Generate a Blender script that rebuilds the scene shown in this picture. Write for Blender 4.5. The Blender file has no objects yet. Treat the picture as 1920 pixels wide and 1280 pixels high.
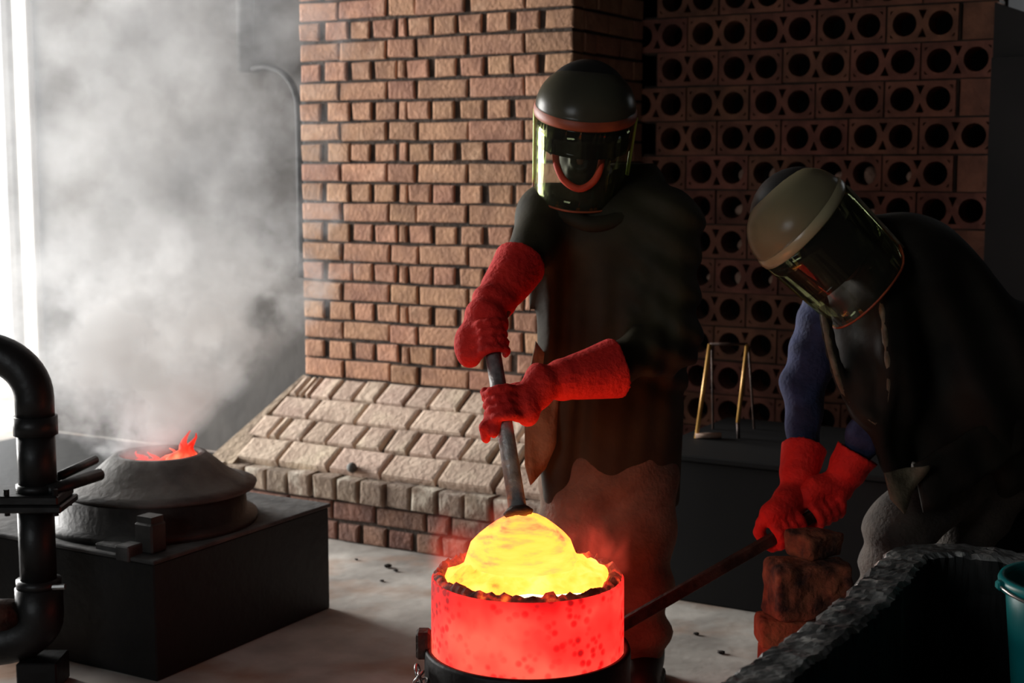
import bpy, bmesh, math, random
import numpy as np
from mathutils import Vector, Matrix

random.seed(7)
scene = bpy.context.scene
COL = scene.collection
PI = math.pi

# ------------------------------------------------------------------ camera
FPX, HORIZON, CAM_H = 2750.0, 310.0, 1.42
PITCH = math.atan((640 - HORIZON) / FPX)
cam_d = bpy.data.cameras.new('camera')
cam = bpy.data.objects.new('camera', cam_d)
COL.objects.link(cam)
cam_d.sensor_width = 36.0
cam_d.lens = FPX / 1920 * 36.0
cam_d.clip_start = 0.05
cam.location = (0, 0, CAM_H)
cam.rotation_euler = (PI / 2 - PITCH, 0, 0)
cam_d.dof.use_dof = True
cam_d.dof.focus_distance = 3.35
cam_d.dof.aperture_fstop = 4.0
scene.camera = cam

# ------------------------------------------------------------------ room axes (the walls stand 30 degrees to the view)
TH = math.radians(30)
UX = Vector((math.cos(TH), -math.sin(TH), 0))      # along the back wall, to the right
VX = Vector((-math.sin(TH), -math.cos(TH), 0))     # out of the back wall, into the room
ORG = Vector((-0.649, 5.448, 0))
ROOM_RZ = -TH
def W(u, v, z=0.0):
    return ORG + UX * u + VX * v + Vector((0, 0, z))
def at(x, y, Y):
    a = (x - 960) / FPX; b = (640 - y) / FPX
    ct, st = math.cos(PITCH), math.sin(PITCH)
    r = Vector((a, ct + b * st, -st + b * ct))
    return Vector((0, 0, CAM_H)) + r * (Y / r.y)

# ------------------------------------------------------------------ world, lights, exposure
world = bpy.data.worlds.new('daylight'); scene.world = world
world.use_nodes = True
bg = world.node_tree.nodes['Background']
bg.inputs[0].default_value = (0.93, 0.97, 1.0, 1)
bg.inputs[1].default_value = 1.6

def area_light(name, loc, direction, sx, sy, power, color):
    l = bpy.data.lights.new(name, 'AREA'); l.shape = 'RECTANGLE'
    l.size = sx; l.size_y = sy; l.energy = power; l.color = color
    o = bpy.data.objects.new(name, l); COL.objects.link(o)
    o.location = loc
    o.rotation_euler = Vector(direction).to_track_quat('-Z', 'Y').to_euler()
    return o
# daylight in the big doorway of the left wall
area_light('doorway_daylight', W(-7.0, 0.9, 1.9), UX + Vector((0, 0, -0.08)), 5.0, 3.6, 2050, (1.0, 0.985, 0.96))
# weak fill lamp, added behind the viewer outside an invented wall gap
area_light('front_fill_lamp', W(0.9, 6.4, 1.9), -VX + UX * 0.12 + Vector((0, 0, -0.12)), 1.9, 1.3, 26, (0.92, 0.97, 1.0))
scene.cycles.max_bounces = 6
scene.cycles.diffuse_bounces = 3
scene.cycles.glossy_bounces = 3
scene.cycles.volume_bounces = 1
scene.cycles.transparent_max_bounces = 8

scene.view_settings.view_transform = 'Standard'
scene.view_settings.look = 'None'
scene.view_settings.gamma = 1
scene.view_settings.use_curve_mapping = False
scene.view_settings.exposure = 0.0

# ------------------------------------------------------------------ materials
def lin(c):
    return tuple(((v / 255) / 12.92 if v / 255 <= 0.04045 else ((v / 255 + 0.055) / 1.055) ** 2.4) for v in c)
MATS = {}
def mat(name, c1, c2=None, scale=8.0, rough=0.8, metal=0.0, bump=0.0, bscale=40.0, rand=0.0, detail=5.0,
        emis=None, estr=1.0, lo=0.35, hi=0.65, spec=0.5, c3=None, s3=3.0, lo3=0.55, hi3=0.7, stretch=None):
    m = bpy.data.materials.new(name); m.use_nodes = True
    nt = m.node_tree; N = nt.nodes; L = nt.links
    bs = N['Principled BSDF']
    bs.inputs['Roughness'].default_value = rough
    bs.inputs['Metallic'].default_value = metal
    bs.inputs['Specular IOR Level'].default_value = spec
    bs.inputs['Base Color'].default_value = (*c1, 1)
    tc = N.new('ShaderNodeTexCoord')
    vec = tc.outputs['Object']
    if rand:
        oi = N.new('ShaderNodeObjectInfo')
        ad = N.new('ShaderNodeVectorMath'); ad.operation = 'ADD'
        mu = N.new('ShaderNodeVectorMath'); mu.operation = 'SCALE'
        cmb = N.new('ShaderNodeCombineXYZ')
        for i in range(3): L.new(oi.outputs['Random'], cmb.inputs[i])
        L.new(cmb.outputs[0], mu.inputs[0]); mu.inputs['Scale'].default_value = 37.0
        L.new(vec, ad.inputs[0]); L.new(mu.outputs[0], ad.inputs[1])
        vec = ad.outputs[0]
    if stretch:
        mp = N.new('ShaderNodeMapping'); mp.inputs['Scale'].default_value = stretch
        L.new(vec, mp.inputs['Vector']); vec = mp.outputs[0]
    out = None
    if c2 is not None:
        nz = N.new('ShaderNodeTexNoise'); nz.inputs['Scale'].default_value = scale; nz.inputs['Detail'].default_value = detail
        L.new(vec, nz.inputs['Vector'])
        mr = N.new('ShaderNodeMapRange'); mr.inputs[1].default_value = lo; mr.inputs[2].default_value = hi
        L.new(nz.outputs['Fac'], mr.inputs[0])
        mx = N.new('ShaderNodeMix'); mx.data_type = 'RGBA'
        mx.inputs[6].default_value = (*c1, 1); mx.inputs[7].default_value = (*c2, 1)
        L.new(mr.outputs[0], mx.inputs[0]); out = mx.outputs[2]
    if c3 is not None:
        nz = N.new('ShaderNodeTexNoise'); nz.inputs['Scale'].default_value = s3; nz.inputs['Detail'].default_value = 6
        ad = N.new('ShaderNodeVectorMath'); ad.operation = 'ADD'; ad.inputs[1].default_value = (5.3, 1.7, 9.1)
        L.new(vec, ad.inputs[0]); L.new(ad.outputs[0], nz.inputs['Vector'])
        mr = N.new('ShaderNodeMapRange'); mr.inputs[1].default_value = lo3; mr.inputs[2].default_value = hi3
        L.new(nz.outputs['Fac'], mr.inputs[0])
        mx = N.new('ShaderNodeMix'); mx.data_type = 'RGBA'
        if out is not None: L.new(out, mx.inputs[6])
        else: mx.inputs[6].default_value = (*c1, 1)
        mx.inputs[7].default_value = (*c3, 1)
        L.new(mr.outputs[0], mx.inputs[0]); out = mx.outputs[2]
    if rand:
        hs = N.new('ShaderNodeHueSaturation')
        if out is not None: L.new(out, hs.inputs['Color'])
        else: hs.inputs['Color'].default_value = (*c1, 1)
        mr = N.new('ShaderNodeMapRange'); mr.inputs[3].default_value = 1 - rand; mr.inputs[4].default_value = 1 + rand
        L.new(oi.outputs['Random'], mr.inputs[0]); L.new(mr.outputs[0], hs.inputs['Value'])
        # second, independent random number for hue
        wn = N.new('ShaderNodeTexWhiteNoise'); wn.noise_dimensions = '1D'
        L.new(oi.outputs['Random'], wn.inputs['W'])
        mr2 = N.new('ShaderNodeMapRange'); mr2.inputs[3].default_value = 0.490; mr2.inputs[4].default_value = 0.507
        L.new(wn.outputs['Value'], mr2.inputs[0]); L.new(mr2.outputs[0], hs.inputs['Hue'])
        out = hs.outputs[0]
    if out is not None: L.new(out, bs.inputs['Base Color'])
    if bump:
        nb = N.new('ShaderNodeTexNoise'); nb.inputs['Scale'].default_value = bscale; nb.inputs['Detail'].default_value = 6
        L.new(vec, nb.inputs['Vector'])
        bp = N.new('ShaderNodeBump'); bp.inputs['Strength'].default_value = bump; bp.inputs['Distance'].default_value = 0.02
        L.new(nb.outputs['Fac'], bp.inputs['Height']); L.new(bp.outputs[0], bs.inputs['Normal'])
    if emis is not None:
        bs.inputs['Emission Color'].default_value = (*emis, 1); bs.inputs['Emission Strength'].default_value = estr
    MATS[name] = m
    return m

mat('floor', lin((196, 190, 181)), lin((138, 132, 125)), scale=3.2, rough=0.85, bump=0.25, bscale=9, c3=lin((158, 122, 96)), s3=2.6, lo3=0.5, hi3=0.68)
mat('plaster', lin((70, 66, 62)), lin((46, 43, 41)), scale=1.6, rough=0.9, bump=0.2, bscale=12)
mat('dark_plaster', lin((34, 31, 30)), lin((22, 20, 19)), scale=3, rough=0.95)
mat('ceiling', lin((52, 48, 45)), lin((38, 35, 33)), scale=2, rough=0.95)
mat('white_paint', lin((232, 230, 222)), lin((205, 200, 190)), scale=5, rough=0.7)
mat('brick', lin((180, 136, 106)), lin((152, 112, 88)), scale=14, rough=0.9, bump=0.3, bscale=60, rand=0.15, c3=lin((190, 150, 122)), s3=9, lo3=0.58, hi3=0.75)
mat('mortar', lin((72, 58, 48)), lin((48, 39, 33)), scale=12, rough=0.95, bump=0.4, bscale=50)
mat('hearth_brick', lin((200, 178, 158)), lin((174, 150, 132)), scale=10, rough=0.9, bump=0.35, bscale=45, rand=0.13, c3=lin((204, 186, 162)), s3=6)
mat('hearth_mortar', lin((180, 160, 136)), lin((126, 108, 90)), scale=7, rough=0.95, bump=0.5, bscale=40)
mat('base_brick', lin((140, 104, 86)), lin((108, 80, 68)), scale=14, rough=0.9, bump=0.4, bscale=50, rand=0.2, c3=lin((180, 160, 140)), s3=8, lo3=0.6, hi3=0.75)
mat('ledge_brick', lin((150, 132, 114)), lin((116, 98, 84)), scale=14, rough=0.9, bump=0.4, bscale=50, rand=0.2, c3=lin((196, 186, 170)), s3=8)
mat('terracotta', lin((140, 90, 70)), lin((104, 66, 52)), scale=10, rough=0.9, bump=0.3, bscale=50, rand=0.14)
mat('loose_brick', lin((206, 116, 74)), lin((156, 78, 48)), scale=14, rough=0.92, bump=0.8, bscale=35, rand=0.12)
mat('charred_brick', lin((168, 98, 66)), lin((66, 42, 34)), scale=18, rough=0.95, bump=1.0, bscale=30)
mat('pale_tan', lin((190, 160, 140)), lin((150, 120, 104)), scale=20, rough=0.9)
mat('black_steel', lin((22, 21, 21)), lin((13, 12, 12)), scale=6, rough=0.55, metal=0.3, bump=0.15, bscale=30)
mat('bench_black', lin((13, 12, 12)), lin((8, 8, 8)), scale=6, rough=0.7, spec=0.2)
mat('sooty_top', lin((96, 94, 92)), lin((48, 47, 46)), scale=7, rough=0.8, bump=0.25, bscale=25)
mat('cast_iron', lin((66, 64, 61)), lin((44, 42, 40)), scale=9, rough=0.6, metal=0.2, bump=0.2, bscale=40)
mat('lid_iron', lin((104, 99, 93)), lin((66, 62, 58)), scale=8, rough=0.7, bump=0.25, bscale=35)
mat('pipe_iron', lin((44, 44, 44)), lin((26, 26, 26)), scale=10, rough=0.45, metal=0.35, bump=0.1, bscale=40)
mat('steel_rod', lin((186, 184, 182)), lin((120, 116, 114)), scale=22, rough=0.4, metal=0.25, bump=0.25, bscale=60, c3=lin((110, 86, 70)), s3=12, lo3=0.6, hi3=0.75)
mat('rust_bar', lin((88, 66, 56)), lin((50, 38, 33)), scale=20, rough=0.6, metal=0.4, bump=0.3, bscale=60)
mat('chain_steel', lin((190, 188, 185)), rough=0.3, metal=0.9)
mat('leather_olive', lin((66, 60, 42)), lin((46, 41, 29)), scale=6, rough=0.72, bump=0.10, bscale=45, spec=0.22)
mat('leather_dark', lin((46, 41, 33)), lin((30, 26, 21)), scale=6, rough=0.72, bump=0.10, bscale=45, spec=0.22)
mat('leather_edge', lin((128, 116, 92)), lin((92, 82, 64)), scale=20, rough=0.6, bump=0.3, bscale=80)  # along the coat edges this pale tone paints caught light
mat('suede_tan', lin((150, 126, 96)), lin((112, 92, 68)), scale=12, rough=0.85, bump=0.3, bscale=70)
mat('trouser_tan', lin((138, 112, 92)), lin((104, 82, 66)), scale=10, rough=0.9, bump=0.3, bscale=90)
mat('trouser_grey', lin((78, 70, 62)), lin((50, 45, 41)), scale=10, rough=0.9, bump=0.3, bscale=90)
mat('glove_red', lin((252, 44, 32)), lin((226, 28, 22)), scale=14, rough=0.8, bump=0.35, bscale=80)
mat('denim_blue', lin((58, 66, 104)), lin((38, 44, 72)), scale=16, rough=0.9, bump=0.3, bscale=90)
mat('boot', lin((34, 28, 25)), lin((22, 19, 17)), scale=10, rough=0.6)
mat('skin', lin((120, 80, 60)), lin((104, 68, 50)), scale=20, rough=0.6)
mat('helmet_olive', lin((116, 112, 92)), lin((100, 96, 80)), scale=5, rough=0.28)
mat('helmet_cream', lin((196, 184, 146)), lin((176, 164, 128)), scale=5, rough=0.28)
mat('helmet_black', lin((26, 25, 24)), rough=0.5)
mat('brow_rust', lin((190, 92, 54)), lin((150, 66, 40)), scale=14, rough=0.5)
mat('tint_black', (0.004, 0.004, 0.005), rough=0.12)
mat('acrylic_edge', lin((234, 255, 120)), rough=0.3)  # glow piped through the visor edge, put into the base colour
mat('glow_loop_red', lin((232, 84, 50)), lin((200, 60, 36)), scale=20, rough=0.7)  # red glow behind the visor, painted as the colour of a loop
mat('trough_top', lin((150, 149, 146)), lin((66, 66, 65)), scale=9, rough=0.35, bump=0.6, bscale=26, c3=lin((222, 220, 214)), s3=14, lo3=0.6, hi3=0.68)  # light falling on the trough top put into a paler colour
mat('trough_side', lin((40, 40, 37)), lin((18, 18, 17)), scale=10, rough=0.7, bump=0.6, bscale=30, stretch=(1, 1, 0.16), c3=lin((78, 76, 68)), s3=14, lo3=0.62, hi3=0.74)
mat('bucket_teal', lin((16, 150, 150)), lin((12, 122, 124)), scale=6, rough=0.35)
mat('yellow_metal', lin((214, 166, 92)), lin((180, 132, 66)), scale=15, rough=0.35, metal=0.3)
mat('debris', lin((60, 54, 48)), lin((36, 32, 29)), scale=30, rough=0.9)
mat('grey_stone', lin((104, 104, 100)), lin((74, 74, 72)), scale=30, rough=0.8)

def emissive_mat(name, stops, scale, detail=4, spots=None, zgrad=None, stretch=None, rough=0.8):
    """glowing hot material: noise drives a colour ramp of emitted colours (linear, may exceed 1)"""
    m = bpy.data.materials.new(name); m.use_nodes = True
    nt = m.node_tree; N = nt.nodes; L = nt.links
    bs = N['Principled BSDF']
    bs.inputs['Base Color'].default_value = (0.05, 0.02, 0.015, 1); bs.inputs['Roughness'].default_value = rough
    tc = N.new('ShaderNodeTexCoord'); vec = tc.outputs['Object']
    if stretch:
        mp = N.new('ShaderNodeMapping'); mp.inputs['Scale'].default_value = stretch
        L.new(vec, mp.inputs['Vector']); nv = mp.outputs[0]
    else: nv = vec
    nz = N.new('ShaderNodeTexNoise'); nz.inputs['Scale'].default_value = scale; nz.inputs['Detail'].default_value = detail
    L.new(nv, nz.inputs['Vector'])
    fac = nz.outputs['Fac']
    if zgrad:                       # temperature along the height of the hot wall
        sp = N.new('ShaderNodeSeparateXYZ'); L.new(vec, sp.inputs[0])
        mr = N.new('ShaderNodeMapRange'); mr.inputs[1].default_value = zgrad[0]; mr.inputs[2].default_value = zgrad[1]
        mr.inputs[3].default_value = zgrad[2]; mr.inputs[4].default_value = zgrad[3]
        L.new(sp.outputs['Z'], mr.inputs[0])
        ad = N.new('ShaderNodeMath'); ad.operation = 'ADD'; L.new(fac, ad.inputs[0]); L.new(mr.outputs[0], ad.inputs[1]); fac = ad.outputs[0]
    if spots:
        vo = N.new('ShaderNodeTexVoronoi'); vo.inputs['Scale'].default_value = spots[0]
        L.new(nv, vo.inputs['Vector'])
        mr = N.new('ShaderNodeMapRange'); mr.inputs[1].default_value = 0.22; mr.inputs[2].default_value = 0.48
        mr.inputs[3].default_value = spots[1]; mr.inputs[4].default_value = 0.0
        L.new(vo.outputs['Distance'], mr.inputs[0])
        n2 = N.new('ShaderNodeTexNoise'); n2.inputs['Scale'].default_value = 7; L.new(vec, n2.inputs['Vector'])
        m2 = N.new('ShaderNodeMapRange'); m2.inputs[1].default_value = 0.38; m2.inputs[2].default_value = 0.56; L.new(n2.outputs['Fac'], m2.inputs[0])
        mm = N.new('ShaderNodeMath'); mm.operation = 'MULTIPLY'; L.new(mr.outputs[0], mm.inputs[0]); L.new(m2.outputs[0], mm.inputs[1])
        sb = N.new('ShaderNodeMath'); sb.operation = 'SUBTRACT'; L.new(fac, sb.inputs[0]); L.new(mm.outputs[0], sb.inputs[1]); fac = sb.outputs[0]
    # ramp built from mix nodes so that colours may exceed 1
    cur = None
    for i in range(len(stops) - 1):
        mr = N.new('ShaderNodeMapRange'); mr.inputs[1].default_value = stops[i][0]; mr.inputs[2].default_value = stops[i + 1][0]
        L.new(fac, mr.inputs[0])
        mx = N.new('ShaderNodeMix'); mx.data_type = 'RGBA'; mx.clamp_result = False
        if cur is None: mx.inputs[6].default_value = (*stops[0][1], 1)
        else: L.new(cur, mx.inputs[6])
        mx.inputs[7].default_value = (*stops[i + 1][1], 1)
        L.new(mr.outputs[0], mx.inputs[0]); cur = mx.outputs[2]
    L.new(cur, bs.inputs['Emission Color']); bs.inputs['Emission Strength'].default_value = 1.0
    MATS[name] = m
    return m
emissive_mat('hot_wall', [(0.28, (0.5, 0.004, 0.006)), (0.42, (1.05, 0.012, 0.012)), (0.56, (1.4, 0.050, 0.036)), (0.74, (1.6, 0.15, 0.09))],
             5, detail=3, spots=(46, 0.20), zgrad=(0.30, 0.46, 0.19, -0.05))
emissive_mat('hot_crust', [(0.38, (0.02, 0.002, 0.001)), (0.52, (0.10, 0.012, 0.006)), (0.60, (0.55, 0.03, 0.012)), (0.72, (1.2, 0.2, 0.03))], 26, detail=5)
emissive_mat('hot_slag', [(0.28, (2.2, 0.34, 0.05)), (0.36, (3.4, 0.76, 0.07)), (0.48, (4.2, 0.92, 0.10)), (0.72, (5.0, 1.1, 0.25))], 20, detail=6)
emissive_mat('hot_bell', [(0.20, (1.6, 0.26, 0.09)), (0.32, (2.4, 0.62, 0.13)), (0.43, (3.6, 0.86, 0.10)), (0.72, (4.6, 1.0, 0.16))], 17, detail=6, stretch=(0.7, 1.0, 3.4), zgrad=(0.03, 0.125, 0.08, -0.13))
emissive_mat('molten', [(0.3, (6.0, 3.0, 0.8)), (0.6, (8.0, 6.0, 3.0))], 8)
emissive_mat('flame', [(0.35, (0.9, 0.02, 0.008)), (0.5, (1.4, 0.09, 0.04)), (0.65, (1.9, 0.4, 0.2))], 14)

def clear_visor_mat():
    m = bpy.data.materials.new('clear_visor'); m.use_nodes = True
    nt = m.node_tree; N = nt.nodes; L = nt.links
    N.remove(N['Principled BSDF'])
    tr = N.new('ShaderNodeBsdfTransparent'); tr.inputs[0].default_value = (0.80, 0.80, 0.74, 1)
    gl = N.new('ShaderNodeBsdfGlossy'); gl.inputs['Roughness'].default_value = 0.04; gl.inputs['Color'].default_value = (0.92, 1.0, 0.55, 1)  # yellow-green tints the reflection to read as the glowing edge
    fr = N.new('ShaderNodeFresnel'); fr.inputs[0].default_value = 1.45
    df = N.new('ShaderNodeBsdfDiffuse'); df.inputs[0].default_value = (0.45, 0.42, 0.34, 1)
    m0 = N.new('ShaderNodeMixShader'); m0.inputs[0].default_value = 0.05
    L.new(tr.outputs[0], m0.inputs[1]); L.new(df.outputs[0], m0.inputs[2])
    mx = N.new('ShaderNodeMixShader')
    L.new(fr.outputs[0], mx.inputs[0]); L.new(m0.outputs[0], mx.inputs[1]); L.new(gl.outputs[0], mx.inputs[2])
    L.new(mx.outputs[0], N['Material Output'].inputs[0])
    MATS['clear_visor'] = m
clear_visor_mat()

# ------------------------------------------------------------------ object helpers
def obj(name, me, m=None, parent=None, smooth=False, world=True):
    if isinstance(me, bmesh.types.BMesh):
        bm = me; me = bpy.data.meshes.new(name)
        bmesh.ops.recalc_face_normals(bm, faces=bm.faces[:])
        bm.to_mesh(me); bm.free()
    if m is not None and len(me.materials) == 0:
        me.materials.append(MATS[m])
    if smooth:
        me.polygons.foreach_set('use_smooth', [True] * len(me.polygons))
    o = bpy.data.objects.new(name, me); COL.objects.link(o)
    if parent is not None:
        o.parent = parent
        if world: me.transform(wmat(parent).inverted())
    elif world:                                  # origin at the bottom centre of the thing
        co = np.empty(len(me.vertices) * 3, np.float32); me.vertices.foreach_get('co', co); co = co.reshape(-1, 3)
        c = (co.min(0) + co.max(0)) / 2; c[2] = co[:, 2].min()
        me.transform(Matrix.Translation([-float(x) for x in c])); o.location = [float(x) for x in c]
    return o
def wmat(o):
    m = o.matrix_basis.copy()
    return wmat(o.parent) @ m if o.parent else m
def tag(o, label=None, cat=None, group=None, kind=None):
    if label: o['label'] = label
    if cat: o['category'] = cat
    if group: o['group'] = group
    if kind: o['kind'] = kind
    return o
def empty(name, loc=(0, 0, 0), rz=0.0):
    o = bpy.data.objects.new(name, None); COL.objects.link(o)
    o.empty_display_size = 0.1
    o.location = loc; o.rotation_euler = (0, 0, rz)
    return o
def add_box(bm, lo, hi, M=None):
    vs = [bm.verts.new((x, y, z)) for z in (lo[2], hi[2]) for y in (lo[1], hi[1]) for x in (lo[0], hi[0])]
    for f in ((0, 1, 3, 2), (4, 6, 7, 5), (0, 4, 5, 1), (2, 3, 7, 6), (0, 2, 6, 4), (1, 5, 7, 3)):
        bm.faces.new([vs[i] for i in f])
    if M is not None: bmesh.ops.transform(bm, matrix=M, verts=vs)
    return vs
def box_bm(lo, hi, bevel=0.0, seg=1):
    bm = bmesh.new(); add_box(bm, lo, hi)
    if bevel: bmesh.ops.bevel(bm, geom=bm.edges[:], offset=bevel, segments=seg, affect='EDGES')
    return bm
def prism_bm(pts, z0, z1):
    bm = bmesh.new()
    a = [bm.verts.new((p[0], p[1], z0)) for p in pts]; b = [bm.verts.new((p[0], p[1], z1)) for p in pts]
    bm.faces.new(a); bm.faces.new(b)
    n = len(pts)
    for i in range(n): bm.faces.new((a[i], a[(i + 1) % n], b[(i + 1) % n], b[i]))
    return bm
def ubox(u0, u1, v0, v1, z0, z1):
    """prism aligned with the room axes, world coordinates"""
    return prism_bm([W(u0, v0)[:2], W(u1, v0)[:2], W(u1, v1)[:2], W(u0, v1)[:2]], z0, z1)
def lathe_bm(prof, seg=48, cx=0, cy=0, bm=None, closed=False):
    bm = bm or bmesh.new(); rings = []
    for r, z in prof:
        if r < 1e-5: rings.append([bm.verts.new((cx, cy, z))])
        else: rings.append([bm.verts.new((cx + r * math.cos(2 * PI * i / seg), cy + r * math.sin(2 * PI * i / seg), z)) for i in range(seg)])
    pairs = list(zip(rings[:-1], rings[1:]))
    if closed: pairs.append((rings[-1], rings[0]))
    for a, b in pairs:
        for i in range(seg):
            j = (i + 1) % seg
            if len(a) == 1 and len(b) == 1: continue
            if len(a) == 1: bm.faces.new((a[0], b[i], b[j]))
            elif len(b) == 1: bm.faces.new((a[i], a[j], b[0]))
            else: bm.faces.new((a[i], a[j], b[j], b[i]))
    return bm
def tube_bm(pts, rad, seg=12, bm=None, cap=True):
    """tube along a polyline; rad is a number or a list"""
    bm = bm or bmesh.new(); pts = [Vector(p) for p in pts]; n = len(pts)
    if not hasattr(rad, '__len__'): rad = [rad] * n
    T = [(pts[min(i + 1, n - 1)] - pts[max(i - 1, 0)]).normalized() for i in range(n)]
    nrm = T[0].orthogonal().normalized(); rings = []
    for i in range(n):
        nrm = (nrm - T[i] * nrm.dot(T[i])).normalized(); b = T[i].cross(nrm)
        rings.append([bm.verts.new(pts[i] + (nrm * math.cos(2 * PI * k / seg) + b * math.sin(2 * PI * k / seg)) * rad[i]) for k in range(seg)])
    for a, b in zip(rings[:-1], rings[1:]):
        for k in range(seg): bm.faces.new((a[k], a[(k + 1) % seg], b[(k + 1) % seg], b[k]))
    if cap:
        bm.faces.new(rings[0]); bm.faces.new(rings[-1])
    return bm
def spline(ctrl, n=24):
    P = [Vector(c) for c in ctrl]; P = [2 * P[0] - P[1]] + P + [2 * P[-1] - P[-2]]; out = []
    segs = len(P) - 3
    for s in range(segs):
        k = max(2, n // segs)
        for i in range(k):
            t = i / k; p0, p1, p2, p3 = P[s:s + 4]
            out.append(0.5 * ((2 * p1) + (p2 - p0) * t + (2 * p0 - 5 * p1 + 4 * p2 - p3) * t * t + (3 * p1 - p0 - 3 * p2 + p3) * t ** 3))
    out.append(P[-2]); return out

# ---- signed-distance modelling for bodies and cloth: smooth unions meshed with surface nets
def sd_cap(P, a, b, ra, rb, wide=None, f=1.0):
    a = np.array(a, np.float32); b = np.array(b, np.float32); ba = b - a
    pa = P - a
    h = np.clip((pa @ ba) / max(float(ba @ ba), 1e-9), 0, 1)
    d = pa - h[..., None] * ba
    if wide is not None:                         # stretched by f along the axis "wide"
        w = np.array(wide, np.float32); w /= np.linalg.norm(w)
        c = d @ w
        d = d - (c * (1 - 1 / f))[..., None] * w
    return np.sqrt((d * d).sum(-1)) - (ra + (rb - ra) * h)
def sd_ell(P, c, r, R=None):
    p = P - np.array(c, np.float32)
    if R is not None: p = p @ np.array(R, np.float32)
    r = np.array(r, np.float32)
    k0 = np.sqrt(((p / r) ** 2).sum(-1)); k1 = np.sqrt(((p / (r * r)) ** 2).sum(-1)) + 1e-6
    return k0 * (k0 - 1) / k1
def smin(a, b, k):
    h = np.clip(0.5 + 0.5 * (b - a) / k, 0, 1)
    return b + (a - b) * h - k * h * (1 - h)
def wobble(P, k, seed, n=6):
    rs = np.random.RandomState(seed); out = 0
    for i in range(n):
        v = rs.normal(size=3); v *= k * (0.6 + 0.9 * rs.rand()) / np.linalg.norm(v)
        out = out + np.sin(P @ v.astype(np.float32) + rs.rand() * 6.28)
    return out / n
def surface_nets(fn, lo, hi, h):
    lo = np.array(lo, np.float32); hi = np.array(hi, np.float32)
    n = np.maximum(((hi - lo) / h).astype(int) + 1, 4)
    ax = [lo[i] + h * np.arange(n[i], dtype=np.float32) for i in range(3)]
    vol = np.empty(tuple(n), np.float32)
    for i0 in range(0, n[0], 16):                # in slabs, to keep memory small
        G = np.stack(np.meshgrid(ax[0][i0:i0 + 16], ax[1], ax[2], indexing='ij'), -1)
        vol[i0:i0 + 16] = fn(G)
    vol[0] = vol[-1] = 1; vol[:, 0] = vol[:, -1] = 1; vol[:, :, 0] = vol[:, :, -1] = 1
    ins = vol < 0
    c = np.zeros(tuple(n - 1) + (3,), np.float32); cnt = np.zeros(tuple(n - 1), np.float32)
    offs = [(0, 0, 0), (1, 0, 0), (0, 1, 0), (1, 1, 0), (0, 0, 1), (1, 0, 1), (0, 1, 1), (1, 1, 1)]
    def sl(A, o): return A[o[0]:A.shape[0] - 1 + o[0], o[1]:A.shape[1] - 1 + o[1], o[2]:A.shape[2] - 1 + o[2]]
    for i in range(8):
        for j in range(i + 1, 8):
            d = [offs[j][k] - offs[i][k] for k in range(3)]
            if sum(abs(x) for x in d) != 1: continue
            A, B = sl(vol, offs[i]), sl(vol, offs[j]); mk = (A < 0) != (B < 0)
            t = np.where(mk, A / np.where(mk, A - B, 1), 0)
            for k in range(3): c[..., k] += np.where(mk, offs[i][k] + d[k] * t, 0)
            cnt += mk
    act = cnt > 0
    idx = -np.ones(act.shape, np.int64); idx[act] = np.arange(act.sum())
    cells = np.argwhere(act)
    verts = lo + h * (cells + c[act] / cnt[act][:, None])
    faces = []
    for axis in range(3):
        A = ins.take(range(0, n[axis] - 1), axis); B = ins.take(range(1, n[axis]), axis)
        ch = np.argwhere(A != B)
        o1, o2 = [(1, 2), (2, 0), (0, 1)][axis]
        ok = (ch[:, o1] > 0) & (ch[:, o2] > 0) & (ch[:, o1] < n[o1] - 1) & (ch[:, o2] < n[o2] - 1)
        ch = ch[ok]
        def get(d1, d2):
            q = ch.copy(); q[:, o1] -= d1; q[:, o2] -= d2
            return idx[q[:, 0], q[:, 1], q[:, 2]]
        Q = np.stack([get(1, 1), get(0, 1), get(0, 0), get(1, 0)], 1)
        fl = B[ch[:, 0], ch[:, 1], ch[:, 2]]
        Q[fl] = Q[fl][:, ::-1]
        faces.append(Q)
    return verts, np.concatenate(faces)
def sdf_obj(name, fn, lo, hi, h, m, parent, relax=1):
    v, f = surface_nets(fn, lo, hi, h)
    if relax:                                    # one Laplacian pass takes the stair-steps out
        e = np.concatenate([f[:, [0, 1]], f[:, [1, 2]], f[:, [2, 3]], f[:, [3, 0]]])
        for _ in range(relax):
            acc = np.zeros_like(v); k = np.zeros(len(v))
            np.add.at(acc, e[:, 0], v[e[:, 1]]); np.add.at(k, e[:, 0], 1)
            np.add.at(acc, e[:, 1], v[e[:, 0]]); np.add.at(k, e[:, 1], 1)
            v = 0.45 * v + 0.55 * acc / k[:, None]
    me = bpy.data.meshes.new(name)
    me.vertices.add(len(v)); me.vertices.foreach_set('co', np.asarray(v, np.float32).ravel())
    me.loops.add(f.size); me.loops.foreach_set('vertex_index', f.astype(np.int32).ravel())
    me.polygons.add(len(f)); me.polygons.foreach_set('loop_start', np.arange(0, f.size, 4, dtype=np.int32))
    me.update(calc_edges=True); me.validate()
    return obj(name, me, m, parent, smooth=True)

# ================================================================== the setting
def structure(name, bm, m):
    o = obj(name, bm, m); o['kind'] = 'structure'; return o
ROOM_H = 3.1
structure('floor', ubox(-6.0, 6.2, -2.6, 7.0, -0.12, 0.0), 'floor')
structure('ceiling', ubox(-3.3, 5.2, -1.3, 6.2, ROOM_H, ROOM_H + 0.1), 'ceiling')
structure('wall_back', ubox(-2.80, 0.0, -1.30, -1.12, 0, ROOM_H), 'plaster')
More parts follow.
